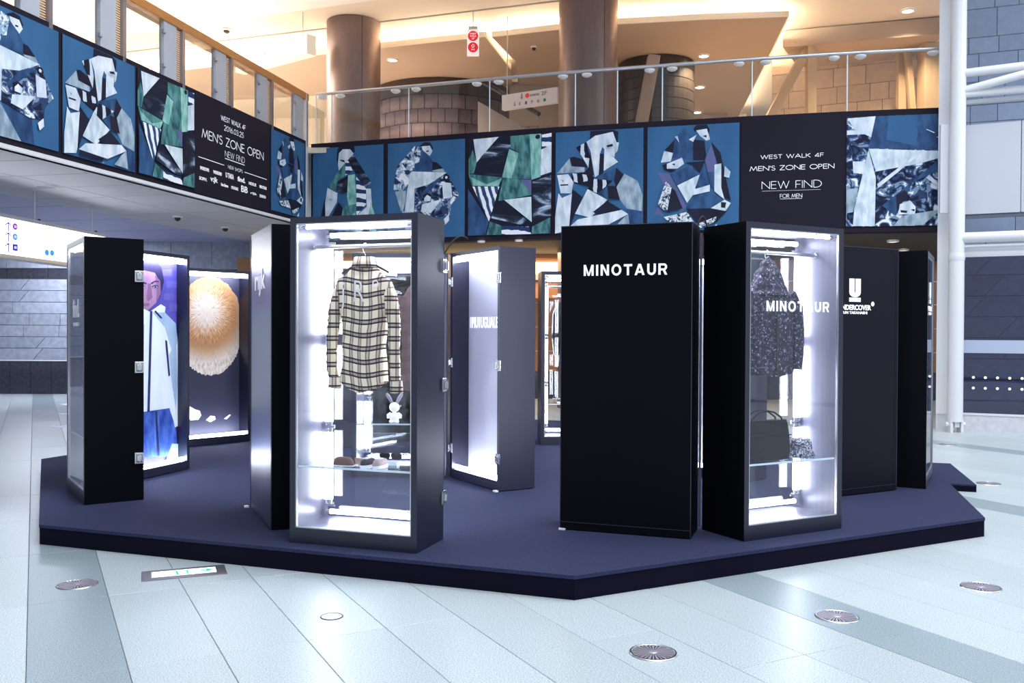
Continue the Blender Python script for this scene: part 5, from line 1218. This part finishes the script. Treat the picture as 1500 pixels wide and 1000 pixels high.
def simple_coat(c, x, z0, Hh, W_, m, label, name='hanging_coat', cat='coat', sleeves=True, seed=2):
    p = inside(c, x, .205, z0); t = thing(name, label, cat, tuple(p), c.rotation_euler.z)
    garment(t, 'coat_body', m, W_, Hh, [(0, 1.0, 1), (.5, .92, 1), (.82, .95, .9), (.93, .66, .75), (1.0, .28, .6)], .07, .01, .007, seed, 40, 28)
    for s_ in (-1, 1): MB().tube([(s_*W_*.85, 0, Hh*.86), (s_*W_*1.1, 0, Hh*.7), (s_*W_*1.18, -.01, Hh*.4), (s_*W_*1.1, -.02, Hh*.15)], [.045, .05, .042, .036], 12).build('sleeve', m, t)
    hanger(c, x, 1.925, 1.925-z0-Hh+.04, 'hanger above the '+label.split(',')[0], .05)
    return t
simple_coat(cU2, .62, .80, 1.05, .20, mat('brown wool', srgb(120, 92, 92), .9), 'long dark brown coat, in the middle case')
simple_coat(cB, .44, .95, .90, .21, mat('black nylon', (.02, .02, .025), .35, spec=.6, bump=(25, .6)), 'glossy black jacket, in the case behind the matt black lid', 'hanging_jacket', 'jacket')
simple_coat(cB3, .50, .90, .95, .20, mat('pale grey knit', srgb(190, 190, 205), .9), 'pale grey knit top, in the farthest lit case', 'knitted_sweater', 'sweater')
simple_coat(cF, .45, 1.0, .85, .19, mat('navy cotton', (.02, .025, .06), .8), 'navy jacket, in the leftmost case', 'hanging_jacket', 'jacket')
# power cables arching over the cases
def cable(label, pts):
    o = MB().tube(pts, .006, 8).build('power_cable', CABLE); tag(o, label, 'cable', 'black cables arching over the cases')
pa = inside(lMD, .89, .30, 2.1); pb = inside(cMC, .03, .42, 2.1)
q = [pa+(pb-pa)*k/8+Vector((0, 0, .075*math.sin(math.pi*k/8))) for k in range(9)]; cable('short black cable bridging the matt black lid and its case', q)
pa = inside(cP, .88, .41, 1.86); 
q = [Vector(pa)+Vector((.01+.16*k/8, .10*k/8, .10*math.sin(math.pi*.75*k/8)+.06*k/8)) for k in range(9)]; cable('thin black cable looping from the clasp of the plaid shirt case', q)
# piano hinge strips between lids and cases
def hinge(label, p0, p1):
    o = MB().tube([(p0[0], p0[1], PZ+.02), (p0[0], p0[1], PZ+2.06)], .009, 8).build('hinge_rod', mat('dark hinge steel', (.10, .10, .15), .6)); tag(o, label, 'hinge', 'long hinges joining lids to cases')
pm = (inside(lMD, .9, .34, 0)+inside(cMC, 0, .43, 0))/2; hinge('slim steel hinge rod in the gap between the matt black lid and case', (pm.x, pm.y), None)
pm = inside(lU, 0, -.03, 0); hinge('slim steel hinge rod at the left edge of the open lit lid', (pm.x-.02, pm.y-.005), None)

# ------------------------------------------------------------------ added fill lights for the upper walk, shop wall, right stone and passage
area('walk_fill', (-9.0, 22.5, 8.15), 6, 1500, (1.0, .90, .78), sy=7)  # added fill to whiten the upper left walk
area('walk_fill', (8.0, 23.2, 7.8), .8, 30, (1.0, .78, .52), sy=.8)  # small added warm fill at the upper right
area('shop_fill', (2.0, 18.6, 3.08), 5, 120, (1.0, .72, .45), sy=1.0)  # added warm fill under the rear balcony
area('side_fill', (14.0, 9.0, 9.0), 7, 420, (.86, .93, 1.0), rot=(R(62), 0, R(25)), sy=6)  # added cool fill for the stone behind the right glass
area('passage_fill', (-9.6, 19.7, 3.58), 2.0, 330, (.84, .87, 1.0), sy=2.2)  # added fill for the far left stone wall
